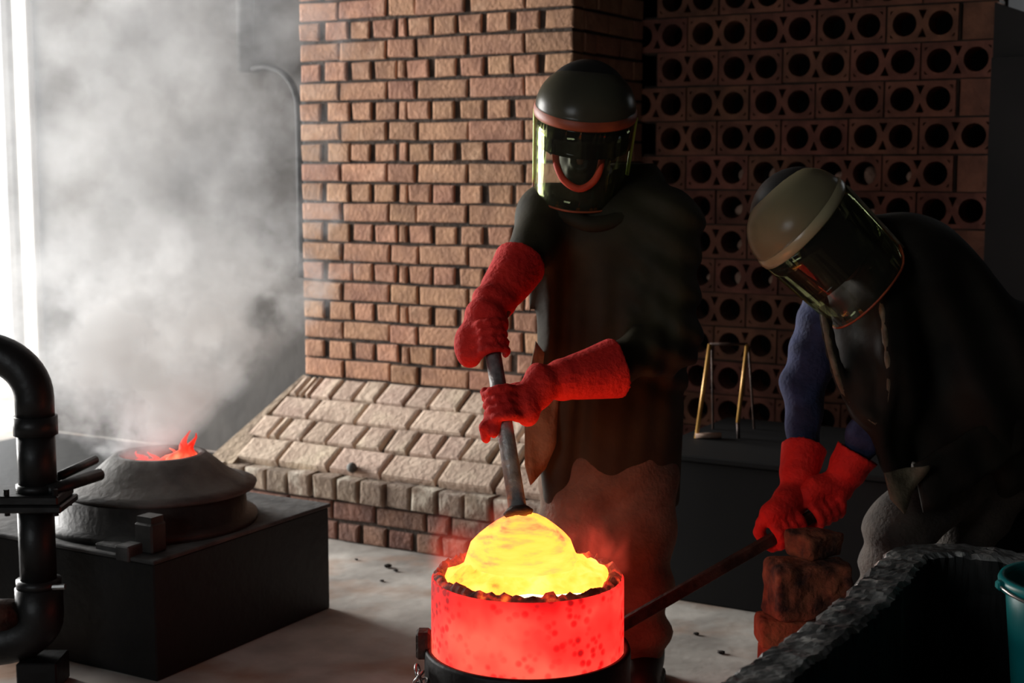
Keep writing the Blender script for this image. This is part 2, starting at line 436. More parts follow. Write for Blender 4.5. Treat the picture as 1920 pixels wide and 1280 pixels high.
# the left wall: a stub beyond the doorway, the lintel, and the rest towards the viewer
bm = bmesh.new()
for (v0, v1, z0, z1) in ((1.45, 6.2, 0, ROOM_H), (-1.30, 1.45, 2.75, ROOM_H)):
    t = ubox(-3.2, -3.05, v0, v1, z0, z1); me = bpy.data.meshes.new('t'); t.to_mesh(me); t.free(); bm.from_mesh(me); bpy.data.meshes.remove(me)
structure('wall_left', bm, 'plaster')
bm = bmesh.new()
for (u0, u1, z0, z1) in ((-3.2, 0.0, 0, ROOM_H), (1.8, 5.2, 0, ROOM_H), (0.0, 1.8, 0, 1.3), (0.0, 1.8, 2.5, ROOM_H)):  # the gap left between these pieces is added for the fill lamp
    t = ubox(u0, u1, 6.05, 6.2, z0, z1); me = bpy.data.meshes.new('t'); t.to_mesh(me); t.free(); bm.from_mesh(me); bpy.data.meshes.remove(me)
structure('wall_front', bm, 'dark_plaster')
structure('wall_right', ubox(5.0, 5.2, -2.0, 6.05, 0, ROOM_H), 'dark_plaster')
# white door post at the far end of the doorway
post = structure('trim_1', box_bm((-0.055, -0.06, 0), (0.055, 0.06, 2.75), 0.008), 'white_paint')
post.location = W(-2.85, -1.14, 0); post.rotation_euler = (0, 0, ROOM_RZ)
bm = box_bm((-0.03, -0.02, 0), (0.03, 0.02, 2.75), 0.006)
p2 = structure('trim_2', bm, 'plaster'); p2.location = W(-2.965, -1.10, 0); p2.rotation_euler = (0, 0, ROOM_RZ)
tag(post, 'white painted door post at the bright doorway', None); tag(p2, 'grey inner door stop beside the white post')
# dark pier right of the perforated wall, with a small bright opening high up behind it
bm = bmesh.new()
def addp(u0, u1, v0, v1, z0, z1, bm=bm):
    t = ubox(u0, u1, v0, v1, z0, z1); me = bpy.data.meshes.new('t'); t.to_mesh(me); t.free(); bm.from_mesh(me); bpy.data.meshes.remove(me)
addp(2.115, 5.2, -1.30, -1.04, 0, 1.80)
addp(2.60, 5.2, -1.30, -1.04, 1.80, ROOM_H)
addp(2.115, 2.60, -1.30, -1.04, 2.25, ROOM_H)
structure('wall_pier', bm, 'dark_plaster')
# sloping sill piece that gives the high opening its slanted lower edge
bm = bmesh.new()
vs = [W(2.115, -1.06, 1.80), W(2.60, -1.06, 1.80), W(2.60, -1.06, 1.81), W(2.115, -1.06, 1.995)]
vb = [v - VX * 0.1 for v in vs]
a = [bm.verts.new(v) for v in vs]; b = [bm.verts.new(v) for v in vb]
bm.faces.new(a); bm.faces.new(b)
for i in range(4): bm.faces.new((a[i], a[(i + 1) % 4], b[(i + 1) % 4], b[i]))
structure('trim_3', bm, 'dark_plaster')
# the dark space behind the perforated wall
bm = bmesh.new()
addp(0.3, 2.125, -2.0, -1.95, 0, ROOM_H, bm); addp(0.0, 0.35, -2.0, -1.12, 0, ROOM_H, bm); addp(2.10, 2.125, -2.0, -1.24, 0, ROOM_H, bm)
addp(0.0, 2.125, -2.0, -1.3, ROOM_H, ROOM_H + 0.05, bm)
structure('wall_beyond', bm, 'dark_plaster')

# ---- perforated wall of hollow terracotta blocks (two round holes and a bow of triangles in each)
wp = tag(empty('wall_perforated', W(0.72, -1.12, 0), ROOM_RZ), 'wall of hollow terracotta blocks with round holes', None, None, 'structure')
def block_mesh():
    bm = bmesh.new(); w, h, d = 0.130, 0.0655, 0.12
    E = []
    def loop(pts):
        vs = [bm.verts.new((x, 0, z)) for x, z in pts]
        for i in range(len(vs)): E.append(bm.edges.new((vs[i], vs[(i + 1) % len(vs)])))
    loop([(-w, -h), (w, -h), (w, h), (-w, h)])
    for cx in (-0.0665, 0.0665):
        loop([(cx + 0.045 * math.cos(2 * PI * i / 20), 0.045 * math.sin(2 * PI * i / 20)) for i in range(20)])
    for s in (-1, 1):
        loop([(0, 0.014 * s), (0.016, 0.050 * s), (-0.016, 0.050 * s)])
    for sx in (-1, 1):
        for s in (-1, 1): loop([(sx * 0.119, 0.048 * s), (sx * 0.106, 0.051 * s), (sx * 0.119, 0.036 * s)])
    bmesh.ops.triangle_fill(bm, edges=E, use_beauty=True)
    ex = bmesh.ops.extrude_face_region(bm, geom=bm.faces[:])
    bmesh.ops.translate(bm, verts=[g for g in ex['geom'] if isinstance(g, bmesh.types.BMVert)], vec=(0, d, 0))
    bmesh.ops.recalc_face_normals(bm, faces=bm.faces[:])
    me = bpy.data.meshes.new('block'); bm.to_mesh(me); bm.free(); me.materials.append(MATS['terracotta'])
    return me
BLK = block_mesh()
half = bmesh.new(); add_box(half, (-0.06, 0, -0.0655), (0.06, 0.12, 0.0655)); HALF = bpy.data.meshes.new('half'); half.to_mesh(HALF); half.free(); HALF.materials.append(MATS['terracotta'])
for k in range(-4, 13):
    z = 1.802 - 0.137 * k
    cs = [0.912 + 0.2665 * i for i in range(5)] if k % 2 == 0 else [0.779 + 0.2665 * i for i in range(6)]
    for c in cs:
        if c > 2.05: c, me = 2.052, HALF
        else: me = BLK
        o = obj('block', me, None, wp, world=False)
        o.location = (c - 0.72, random.uniform(-0.004, 0.004), z + random.uniform(-0.0015, 0.0015))
        o.rotation_euler = (0, random.uniform(-0.006, 0.006), 0)
# mortar bed set back between the blocks
bm = bmesh.new()
for k in range(-4, 14):
    z = 1.802 - 0.137 * k + 0.0685
    add_box(bm, (0.0, 0.012, z - 0.006), (1.395, 0.11, z + 0.006))
for k in range(-4, 13):
    z = 1.802 - 0.137 * k
    for i in range(7):
        c = (0.779 + 0.2665 * i) if k % 2 == 0 else (0.645 + 0.2665 * i)
        if 0.72 < c < 2.11: add_box(bm, (c - 0.72 - 0.006, 0.012, z - 0.068), (c - 0.72 + 0.006, 0.11, z + 0.068))
add_box(bm, (0, 0.0, 0), (1.395, 0.11, 0.09))
obj('mortar_bed', bm, 'mortar', wp, world=False)
# pale lumps lying in some of the holes
def lump_bm(r, seed, sub=2, amp=0.22):
    bm = bmesh.new(); bmesh.ops.create_icosphere(bm, subdivisions=sub, radius=r)
    rs = random.Random(seed)
    ph = [(Vector((rs.gauss(0, 1), rs.gauss(0, 1), rs.gauss(0, 1))) * 2.2 / r, rs.random() * 6) for _ in range(4)]
    for v in bm.verts:
        k = sum(math.sin(q.dot(v.co) * 0.6 + p) for q, p in ph) / 4
        v.co *= 1 + amp * k
    return bm
LUMP = []
for i in range(3):
    bm = lump_bm(0.024, i); me = bpy.data.meshes.new('lump'); bm.to_mesh(me); bm.free(); me.materials.append(MATS['pale_tan']); LUMP.append(me)
for i, (k, hx, sz) in enumerate([(3, 1.262, 1.1), (3, 1.392, 1.0), (3, 1.526, 0.9), (3, 1.644, 1.25), (3, 1.80, 1.0), (4, 1.125, 1.1), (3, 1.13, 0.9), (5, 1.13, 1.0), (4, 1.66, 0.8), (6, 1.125, 1.0), (6, 1.262, 0.9), (6, 1.0, 0.8)]):
    o = obj('pale_lump', LUMP[i % 3], None, wp, world=False)
    o.location = (hx - 0.72 + 0.012, 0.05, 1.802 - 0.137 * k - 0.012); o.scale = (sz * 0.8, sz, sz * 1.25); o.rotation_euler = (0, i, i * 2)

# ---- brick chimney
BR = {}
def brick_mesh(w, h, d, m, var=None, bev=0.008):
    var = random.randint(0, 2) if var is None else var
    key = (round(w, 2), round(h, 2), round(d, 2), m, var)
    if key in BR: return BR[key]
    rs = random.Random(hash(key) & 0xffff)
    bm = bmesh.new(); add_box(bm, (-w / 2, 0, -h / 2), (w / 2, d, h / 2))
    for v in bm.verts: v.co += Vector((rs.uniform(-.003, .003), rs.uniform(-.003, .003), rs.uniform(-.003, .003)))
    fe = [e for e in bm.edges if all(v.co.y < d / 2 for v in e.verts)]
    bmesh.ops.bevel(bm, geom=fe, offset=bev, segments=2, affect='EDGES', profile=0.6)
    bmesh.ops.recalc_face_normals(bm, faces=bm.faces[:])
    me = bpy.data.meshes.new('brick'); bm.to_mesh(me); bm.free(); me.materials.append(MATS[m])
    BR[key] = me; return me
CH_U0, CH_U1, CH_V, CH_Z = -0.552, 0.72, -0.5, 0.535
chim = tag(empty('brick_chimney', W((CH_U0 + CH_U1) / 2, CH_V, 0), ROOM_RZ), 'tall brick chimney with alternating header and stretcher courses', 'chimney')
HWID = (CH_U1 - CH_U0) / 2; UM = (CH_U0 + CH_U1) / 2
bm = bmesh.new(); add_box(bm, (-HWID + 0.010, 0.012, 0.3), (HWID - 0.010, 0.625, ROOM_H - 0.01))
obj('mortar_core', bm, 'mortar', chim, world=False)
A_ROW = [(-.551, -.357), (-.345, -.122), (-.108, .017), (.030, .253), (.269, .505), (.520, .719)]
B_ROW = [(-.551, -.454), (-.421, -.311), (-.293, -.203), (-.179, -.079), (-.058, -.026), (-.017, .083), (.103, .201), (.228, .329), (.350, .452), (.473, .572), (.604, .719)]
PITCHZ = 0.0815
for c in range(25):
    zc = CH_Z + PITCHZ * (c + 0.5); row = A_ROW if c % 2 == 0 else B_ROW
    for (u0, u1) in row:
        sh = random.uniform(-0.006, 0.006) if u0 > -0.5 and u1 < 0.7 else 0
        w = u1 - u0
        h = 0.0705 + random.uniform(-0.003, 0.003)
        o = obj('brick', brick_mesh(w, h, 0.09, 'brick'), None, chim, world=False)
        o.location = ((u0 + u1) / 2 - UM + sh, random.uniform(-0.004, 0.004), zc + random.uniform(-0.002, 0.002))
        o.rotation_euler = (0, random.uniform(-0.008, 0.008), random.uniform(-0.006, 0.006))
    side = [(0.10, 0.30), (0.312, 0.52), (0.53, 0.618)] if c % 2 else [(0.10, 0.20), (0.212, 0.41), (0.422, 0.618)]
    for (a, b) in side:
        o = obj('brick', brick_mesh(b - a, 0.0705, 0.06, 'brick'), None, chim, world=False)
        o.location = (HWID + random.uniform(-0.003, 0.003), (a + b) / 2, zc); o.rotation_euler = (0, 0, PI / 2)

# ---- hearth: sloping brick skirt on a low brick base, in front of the chimney
HE_Z = 0.245
hearth = tag(empty('brick_hearth', W(0.2, -0.2, 0), ROOM_RZ), 'sloping brick skirt and low brick plinth at the foot of the chimney', 'hearth')
hb = bmesh.new()
def HW(u, v, z): return W(u, v, z)
prof = [(-0.52, 0.0), (-0.012, 0.0), (-0.012, 0.232), (-0.03, HE_Z - 0.012), (-0.50, CH_Z - 0.012), (-0.52, CH_Z - 0.012)]
L0 = [-0.66, -0.66, -0.655, -0.645, -0.556, -0.556]
lv = [hb.verts.new(HW(L0[i], v, z)) for i, (v, z) in enumerate(prof)]
rv = [hb.verts.new(HW(0.93 if z < 0.4 else 0.78, v, z)) for v, z in prof]
hb.faces.new(lv); hb.faces.new(rv)
for i in range(6): hb.faces.new((lv[i], lv[(i + 1) % 6], rv[(i + 1) % 6], rv[i]))
obj('mortar_core', hb, 'mortar', hearth)
# pale plastered strip along the left edge of the slope
pb_ = bmesh.new()
def slope_pt(u, s, lift): return W(u, -0.5 + 0.5 * s - 0.5 * lift * 0, CH_Z + (HE_Z - CH_Z) * s + lift)
lo_ = [slope_pt(u, s, -0.03) for u, s in ((-0.562, 0.0), (-0.545, 0.0), (-0.575, 0.5), (-0.545, 0.72), (-0.53, 1.0), (-0.665, 1.0))]
up_ = [slope_pt(u, s, 0.003) for u, s in ((-0.562, 0.0), (-0.545, 0.0), (-0.575, 0.5), (-0.545, 0.72), (-0.53, 1.0), (-0.665, 1.0))]
a = [pb_.verts.new(p) for p in lo_]; b = [pb_.verts.new(p) for p in up_]
pb_.faces.new(a); pb_.faces.new(b)
for i in range(6): pb_.faces.new((a[i], a[(i + 1) % 6], b[(i + 1) % 6], b[i]))
obj('plaster_edge', pb_, 'hearth_mortar', hearth)
slope_dir = Vector((0, -0.5, HE_Z - CH_Z)); SL = slope_dir.length
tilt = math.atan2(CH_Z - HE_Z, 0.5)       # the face leans back by this much from horizontal
def skirt_brick(u0, u1, s0, s1, m='hearth_brick'):
    w, h = u1 - u0, (s1 - s0) * SL
    o = obj('brick', brick_mesh(w, h, 0.05, m, bev=0.013), None, hearth, world=False)
    s = (s0 + s1) / 2
    # local room coords relative to the hearth empty: x = u - 0.2, y = -(v + 0.2)
    v = -0.5 + 0.5 * s; z = CH_Z + (HE_Z - CH_Z) * s
    nrm = Vector((0, -math.sin(tilt), math.cos(tilt)))
    p = Vector(((u0 + u1) / 2 - 0.2, -(v + 0.2), z)) + nrm * random.uniform(0.004, 0.011)
    o.location = p; o.rotation_euler = (-(PI / 2 - tilt), random.uniform(-0.01, 0.01), 0)
R1 = [-.552, -.507, -.478, -.446, -.337, -.224, -.113, .026, .142, .281, .40, .52, .63, .74]
R2 = [-.560, -.369, -.130, .124, .375, .62, .76]
R3 = [-.585, -.475, -.425, -.308, -.183, -.050, .080, .200, .318, .437, .56, .68, .80]
R4 = [-.545, -.335, -.093, .155, .402, .65, .86]
for R, s0, s1, g in ((R1, .01, .225, .014), (R2, .245, .455, .016), (R3, .478, .69, .016), (R4, .715, .925, .014)):
    for a, b in zip(R[:-1], R[1:]): skirt_brick(a + g / 2, b - g / 2, s0, s1)
def front_brick(u0, u1, z0, z1, v, m, d=0.09):
    o = obj('brick', brick_mesh(u1 - u0, z1 - z0, d, m, bev=0.010), None, hearth, world=False)
    o.location = ((u0 + u1) / 2 - 0.2, -(v + 0.2), (z0 + z1) / 2)
    o.rotation_euler = (random.uniform(-0.015, 0.015), random.uniform(-0.02, 0.02), random.uniform(-0.03, 0.03))
x = -0.655
for w in (.095, .098, .112, .108, .112, .119, .108, .118, .112, .116, .112, .115, .113, .115):
    front_brick(x + 0.007, x + w - 0.007, 0.163, 0.247 + random.uniform(-.004, .004), 0.018 + random.uniform(-.005, .005), 'ledge_brick'); x += w
ub = [-.64, -.46, -.25, -.04, .158, .386, .49, .70, .91]
for a, b in zip(ub[:-1], ub[1:]): front_brick(a + .008, b - .008, 0.084, 0.152, random.uniform(-.004, .004), 'base_brick')
ub = [-.62, -.50, -.38, -.26, -.14, -.022, .09, .209, .331, .449, .57, .69, .81, .92]
for a, b in zip(ub[:-1], ub[1:]): front_brick(a + .009, b - .009, 0.004, 0.073, random.uniform(-.004, .004), 'base_brick')

# a small rounded stone left lying on the ledge
bm = lump_bm(0.021, 5, 2, 0.15)
st = obj('pebble', bm, 'grey_stone', smooth=True); st.location = W(0.03, 0.012 - 0.045, 0.262)
tag(st, 'small grey stone lying on the ledge of the brick hearth', 'stone')

# dark plates added to darken the floor behind and left of the furnace
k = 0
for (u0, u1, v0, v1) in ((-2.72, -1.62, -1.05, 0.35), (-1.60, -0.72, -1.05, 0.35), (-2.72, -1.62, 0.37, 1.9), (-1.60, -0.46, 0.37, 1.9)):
    o = obj('darkening_plate', ubox(u0, u1, v0, v1, 0.0, 0.012), 'black_steel')
    tag(o, ['added dark plate in the far corner by the doorway', 'added dark plate against the wall, between doorway corner and brick hearth', 'added dark plate at the doorway, left of the furnace', 'added dark plate touching the left side of the furnace'][k], 'floor plate', 'plates added to darken the floor round the furnace'); k += 1

# conduit and bent hose on the back wall beside the chimney
o = obj('wall_conduit', tube_bm([W(-1.33, -1.085, 1.86), W(-1.33, -1.085, 3.05)], 0.042, 14), 'bench_black', smooth=True)
tag(o, 'dark upright pipe on the grey wall behind the smoke', 'pipe')
o = obj('wall_hose', tube_bm(spline([W(-1.28, -1.07, 1.87), W(-1.18, -1.05, 1.875), W(-1.08, -1.04, 1.845), W(-1.0, -1.03, 1.76), W(-0.98, -1.03, 1.6), W(-0.98, -1.03, 0.9)], 30), 0.016, 10), 'bench_black', smooth=True)
tag(o, 'thin dark hose bending down beside the chimney edge', 'hose')

# debris chips on the floor
for i, (px, py, r) in enumerate(((727, 1064, .016), (742, 1071, .010), (668, 1050, .008), (1305, 1190, .010), (1352, 1225, .012), (716, 1090, .009))):
    p = at(px, py, 4.0); d = p - Vector((0, 0, CAM_H)); p = Vector((0, 0, CAM_H)) + d * (CAM_H / -d.z)
    bm = lump_bm(r, 20 + i, 1, 0.3)
    for v in bm.verts: v.co.z *= 0.45
    o = obj('debris_chip', bm, 'debris'); o.location = p + Vector((0, 0, 0.0))
    tag(o, ['dark chip on the floor left of the crucible, largest one', 'small chip beside the largest dark floor chip', 'tiny chip near the plinth bricks and furnace block',
            'tiny chip on the pale floor behind the brick stack', 'flat chip on the pale floor just left of the brick stack', 'tiny chip on the floor in front of the largest chip'][i], 'debris')

# ================================================================== furnace on the left
FU0, FU1, FV0, FV1, FZ = -0.42, 0.475, 0.70, 1.49, 0.345
furn = tag(empty('furnace', W((FU0 + FU1) / 2, (FV0 + FV1) / 2, 0), ROOM_RZ), 'low black steel furnace box with a cone lid, smoke pouring out', 'furnace')
def local(u, v, z): return (u - (FU0 + FU1) / 2, -(v - (FV0 + FV1) / 2), z)
bm = box_bm((-(FU1 - FU0) / 2, -(FV1 - FV0) / 2, 0), ((FU1 - FU0) / 2, (FV1 - FV0) / 2, FZ - 0.012), 0.004)
obj('casing', bm, 'black_steel', furn, world=False)
bm = box_bm((-(FU1 - FU0) / 2 - 0.006, -(FV1 - FV0) / 2 - 0.006, FZ - 0.012), ((FU1 - FU0) / 2 + 0.006, (FV1 - FV0) / 2 + 0.006, FZ), 0.003)
obj('top_plate', bm, 'sooty_top', furn, world=False)
c = W(0.147, 1.148); cl = local(0.147, 1.148, 0)
bm = lathe_bm([(0.0, FZ), (0.315, FZ), (0.315, FZ + 0.02), (0.285, FZ + 0.024), (0.28, FZ + 0.10), (0.0, FZ + 0.10)], 56, cl[0], cl[1])
obj('mouth_ring', bm, 'cast_iron', furn, True, world=False)
cl2 = local(0.163, 1.128, 0)
bm = lathe_bm([(0.285, FZ + 0.100), (0.290, FZ + 0.112), (0.250, FZ + 0.122), (0.205, FZ + 0.150), (0.165, FZ + 0.185), (0.138, FZ + 0.207), (0.122, FZ + 0.208), (0.118, FZ + 0.195), (0.15, FZ + 0.150), (0.16, FZ + 0.104)], 56, cl2[0], cl2[1], closed=True)
obj('cone_lid', bm, 'lid_iron', furn, True, world=False)
bm = lathe_bm([(0, FZ + 0.155), (0.135, FZ + 0.155)], 32, cl2[0], cl2[1])
o = obj('fire_bed', bm, 'flame', furn, world=False)
# lugs and clamp blocks round the mouth
for (px, py, Y, sx, sz) in ((281, 960, 4.02, 0.042, 0.085), (420, 955, 4.35, 0.02, 0.05)):
    p = at(px, py, Y); uv = (p - ORG)
    l = Vector(local(uv.dot(UX), uv.dot(VX), 0))
    bm = box_bm((l.x - sx / 2 - .012, l.y - .03, FZ), (l.x + sx / 2 + .012, l.y + .03, FZ + sz), 0.005)
    add_box(bm, (l.x - sx / 2 - .006, l.y - .024, FZ + sz), (l.x + sx / 2 + .006, l.y + .024, FZ + sz + 0.018))
    obj('lug', bm, 'cast_iron', furn, world=False)
for (u, v, su, sv, sz) in ((0.29, 1.452, 0.10, 0.05, 0.016), (0.37, 1.475, 0.05, 0.06, 0.03)):
    l = local(u, v, 0)
    obj('bracket', box_bm((l[0] - su / 2, l[1] - sv / 2, FZ - 0.014), (l[0] + su / 2, l[1] + sv / 2, FZ + sz), 0.004), 'sooty_top', furn, world=False)
# flame tongues in the mouth of the lid
fl = empty('flame', W(0.163, 1.128, FZ + 0.155)); tag(fl, 'red flames licking from the mouth of the furnace lid', 'flame')
def tongue(base, tip, r, bend, seed):
    rs = random.Random(seed); pts, rad = [], []
    for i in range(9):
        t = i / 8
        pts.append(base.lerp(tip, t) + Vector((bend * math.sin(t * 3.0), rs.uniform(-.004, .004), 0)) + Vector((0.012 * math.sin(t * 7 + seed), 0, 0)))
        rad.append(max(0.0015, r * (1 - t) ** 0.75 * (1 + 0.3 * math.sin(t * 5))))
    return tube_bm(pts, rad, 10)
lc = W(0.163, 1.128, FZ + 0.16)
for i, (dx, dy, h, lean, r) in enumerate(((0.055, -0.02, 0.120, 0.035, 0.026), (0.075, 0.02, 0.105, 0.02, 0.022), (0.035, -0.04, 0.085, 0.03, 0.02), (0.015, 0.0, 0.062, 0.02, 0.022), (-0.03, -0.03, 0.055, 0.01, 0.02), (-0.07, 0.01, 0.05, 0.0, 0.018), (0.085, -0.03, 0.075, 0.01, 0.018))):
    b = lc + Vector((dx, dy, 0))
    obj('flame_tongue', tongue(b, b + Vector((lean, 0, h)), r, 0.012, i), 'flame', fl, True)

# ---- blast pipe in front of the furnace
bp = tag(empty('blast_pipe', (-1.285, 3.9, 0)), 'black iron air pipe with an elbow and flanges beside the furnace', 'pipe')
PX, PY = -1.285, 3.9; PR = 0.052
arc = [Vector((PX - 0.15 + 0.15 * math.cos(t), PY + 0.10 - 0.10 * math.cos(t) * 0 - 0.10, 0.80 + 0.15 * math.sin(t) * 0.85)) for t in [PI / 2 * i / 12 for i in range(13)]]
obj('upper_pipe', tube_bm([(PX, PY, 0.745)] + arc + [(PX - 0.8, PY, arc[-1].z)], PR, 20), 'pipe_iron', bp, True)
obj('collar', tube_bm([(PX, PY, 0.700), (PX, PY, 0.750)], PR + 0.007, 20), 'pipe_iron', bp, True)
obj('middle_pipe', tube_bm([(PX, PY, 0.555), (PX, PY, 0.702)], PR - 0.001, 20), 'pipe_iron', bp, True)
obj('collar', tube_bm([(PX, PY, 0.545), (PX, PY, 0.565)], PR + 0.006, 20), 'pipe_iron', bp, True)
def plate(name, x0, x1, y0, y1, z0, z1, m='pipe_iron'):
    obj(name, box_bm((x0, y0, z0), (x1, y1, z1), 0.004), m, bp)
plate('slide_gate', PX - 0.19, PX + 0.075, PY - 0.075, PY + 0.075, 0.520, 0.545)
plate('flange', PX - 0.085, PX + 0.085, PY - 0.08, PY + 0.08, 0.500, 0.520)
o = obj('gate_handle', tube_bm([(PX + 0.04, PY - 0.04, 0.553), (PX + 0.13, PY + 0.14, 0.560)], 0.017, 10), 'pipe_iron', bp, True)
o = obj('gate_handle', tube_bm([(PX + 0.045, PY + 0.04, 0.575), (PX + 0.10, PY + 0.2, 0.590)], 0.013, 10), 'pipe_iron', bp, True)
for (dx, dy) in ((0.065, -0.06), (-0.065, -0.06), (0.065, 0.06), (-0.13, -0.05)):
    obj('bolt', tube_bm([(PX + dx, PY + dy, 0.49), (PX + dx, PY + dy, 0.562)], 0.008, 8), 'pipe_iron', bp)
obj('lower_pipe', tube_bm([(PX - 0.008, PY, 0.502), (PX - 0.008, PY, 0.29)], PR - 0.003, 20), 'pipe_iron', bp, True)
obj('collar', tube_bm([(PX - 0.008, PY, 0.275), (PX - 0.008, PY, 0.300)], PR + 0.008, 20), 'pipe_iron', bp, True)
obj('bolt', tube_bm([(PX + 0.04, PY - 0.03, 0.285), (PX + 0.075, PY - 0.035, 0.288)], 0.008, 8), 'chain_steel', bp)
arc2 = [Vector((PX - 0.008 - 0.13 + 0.13 * math.cos(t), PY, 0.20 - 0.13 * math.sin(t) * 0.6)) for t in [PI / 2 * i / 10 for i in range(11)]]
obj('lower_elbow', tube_bm([(PX - 0.008, PY, 0.277)] + arc2 + [(PX - 0.7, PY, arc2[-1].z)], PR + 0.012, 20), 'pipe_iron', bp, True)
obj('pipe_stub', tube_bm([(PX - 0.17, PY - 0.06, 0.215), (PX - 0.07, PY - 0.01, 0.20)], 0.045, 16), 'rust_bar', bp, True)
obj('support_foot', box_bm((PX - 0.06, PY - 0.06, 0.0), (PX + 0.05, PY + 0.06, 0.08), 0.004), 'black_steel', bp)

# ================================================================== crucible, metal, tools
CX, CY, RIM, CR = 0.0366, 3.35, 0.467, 0.226
cru = tag(empty('crucible', (CX, CY, 0)), 'red-hot glowing crucible with a dark crusted rim', 'crucible')
bm = lathe_bm([(0.0, 0.02), (0.165, 0.02), (0.188, 0.06), (0.215, 0.18), (0.226, 0.26), (0.2265, 0.34), (0.226, 0.43), (0.2255, 0.462), (0.222, RIM), (0.20, RIM - 0.004), (0.196, RIM - 0.03), (0.185, 0.2), (0.0, 0.15)], 96, CX, CY)
obj('shell', bm, 'hot_wall', cru, True)
# crust: irregular ring of dark slag on the rim
bm = bmesh.new(); rs = random.Random(3); SEG, M = 140, 8
rings = []
ph = [rs.random() * 6.28 for _ in range(8)]
for i in range(SEG):
    a = 2 * PI * i / SEG
    big = 0.5 + 0.3 * math.sin(3 * a + ph[0]) + 0.25 * math.sin(11 * a + ph[1])
    ro = CR - 0.0025 - 0.003 * rs.random(); ri = 0.203 - 0.010 * rs.random() - 0.009 * big
    hgt = 0.005 + 0.011 * rs.random() + 0.004 * big
    pr = [(ro, RIM - 0.012), (ro - 0.002, RIM + hgt * 0.35), (ro - 0.010, RIM + hgt * 0.9), ((ro + ri) / 2, RIM + hgt * (0.7 + 0.5 * rs.random())), (ri + 0.006, RIM + hgt * (0.4 + 0.4 * rs.random())), (ri, RIM - 0.005), (ri + 0.004, RIM - 0.022), (0.21, RIM - 0.03)]
    rings.append([bm.verts.new((CX + r * math.cos(a), CY + r * math.sin(a), z)) for r, z in pr])
for i in range(SEG):
    a, b = rings[i], rings[(i + 1) % SEG]
    for k in range(M): bm.faces.new((a[k], a[(k + 1) % M], b[(k + 1) % M], b[k]))
obj('rim_crust', bm, 'hot_crust', cru)
# molten metal
bm = lathe_bm([(0.0, RIM - 0.012), (0.10, RIM - 0.012), (0.197, RIM - 0.012), (0.19, RIM - 0.05), (0.0, RIM - 0.05)], 64, CX, CY)
o = obj('molten_metal', bm, 'molten', smooth=False); tag(o, 'white-hot molten metal at the near side of the crucible', 'molten metal')
# slag: yellow heap over most of the metal, open at the near side
bm = bmesh.new(); rs = random.Random(9); NR, NA = 14, 72; rows = []
for i in range(NR + 1):
    t = i / NR; row = []
    for k in range(NA):
        a = 2 * PI * k / NA
        near = max(0.0, -math.sin(a - 0.10)); edge = 0.200 + 0.006 * math.sin(9 * a) - 0.075 * near ** 3
        r = edge * t
        z = RIM - 0.003 + (0.056 + 0.012 * math.sin(a)) * (1 - t ** 2) + (0.007 * math.sin(7 * a + 5 * t) + 0.006 * rs.uniform(-1, 1)) * (1 if 0 < i < NR else 0.3)
        if i == NR: z = RIM - 0.03
        row.append(bm.verts.new((CX + r * math.cos(a), CY + r * math.sin(a), z)) if i else None)
    rows.append(row)
ctr = bm.verts.new((CX, CY, RIM + 0.053))
for k in range(NA): bm.faces.new((ctr, rows[1][k], rows[1][(k + 1) % NA]))
for i in range(1, NR):
    for k in range(NA): bm.faces.new((rows[i][k], rows[i][(k + 1) % NA], rows[i + 1][(k + 1) % NA], rows[i + 1][k]))
o = obj('slag', bm, 'hot_slag', smooth=True); tag(o, 'glowing yellow slag floating in the crucible around the bell', 'slag')

# plunging bell on a steel pipe, held by the worker
P_TOP = at(921, 640, 3.60); P_BOT = at(972, 962, 3.37)
PD = (P_BOT - P_TOP).normalized()
bell = tag(empty('skimming_bell', (P_BOT.x + 0.006, P_BOT.y, RIM - 0.03)), 'long steel pipe with a glowing yellow bell plunged into the metal', 'tool')
bz = P_BOT.z - 0.004
prof = [(0.020, bz + 0.002), (0.036, bz - 0.003), (0.058, bz - 0.015), (0.080, bz - 0.031), (0.101, bz - 0.048), (0.119, bz - 0.066), (0.136, bz - 0.112), (0.128, bz - 0.112), (0.10, bz - 0.065), (0.05, bz - 0.015), (0.0, bz - 0.006)]
bm = lathe_bm(prof, 56, P_BOT.x + 0.010, P_BOT.y + 0.005)
for v in bm.verts:
    a = math.atan2(v.co.y - P_BOT.y, v.co.x - P_BOT.x)
    v.co += Vector((math.cos(a), math.sin(a), 0)) * 0.004 * math.sin(5 * a + 20 * v.co.z)
obj('bell', bm, 'hot_bell', bell, True)
obj('pipe', tube_bm([P_TOP - PD * 0.015, P_TOP.lerp(P_BOT, 0.5), P_BOT + PD * 0.0], [0.0195, 0.0205, 0.0215], 20), 'steel_rod', bell, True)
obj('collar', tube_bm([P_BOT - PD * 0.012, P_BOT - PD * 0.002, P_BOT + PD * 0.006], [0.026, 0.036, 0.030], 20), 'rust_bar', bell, True)

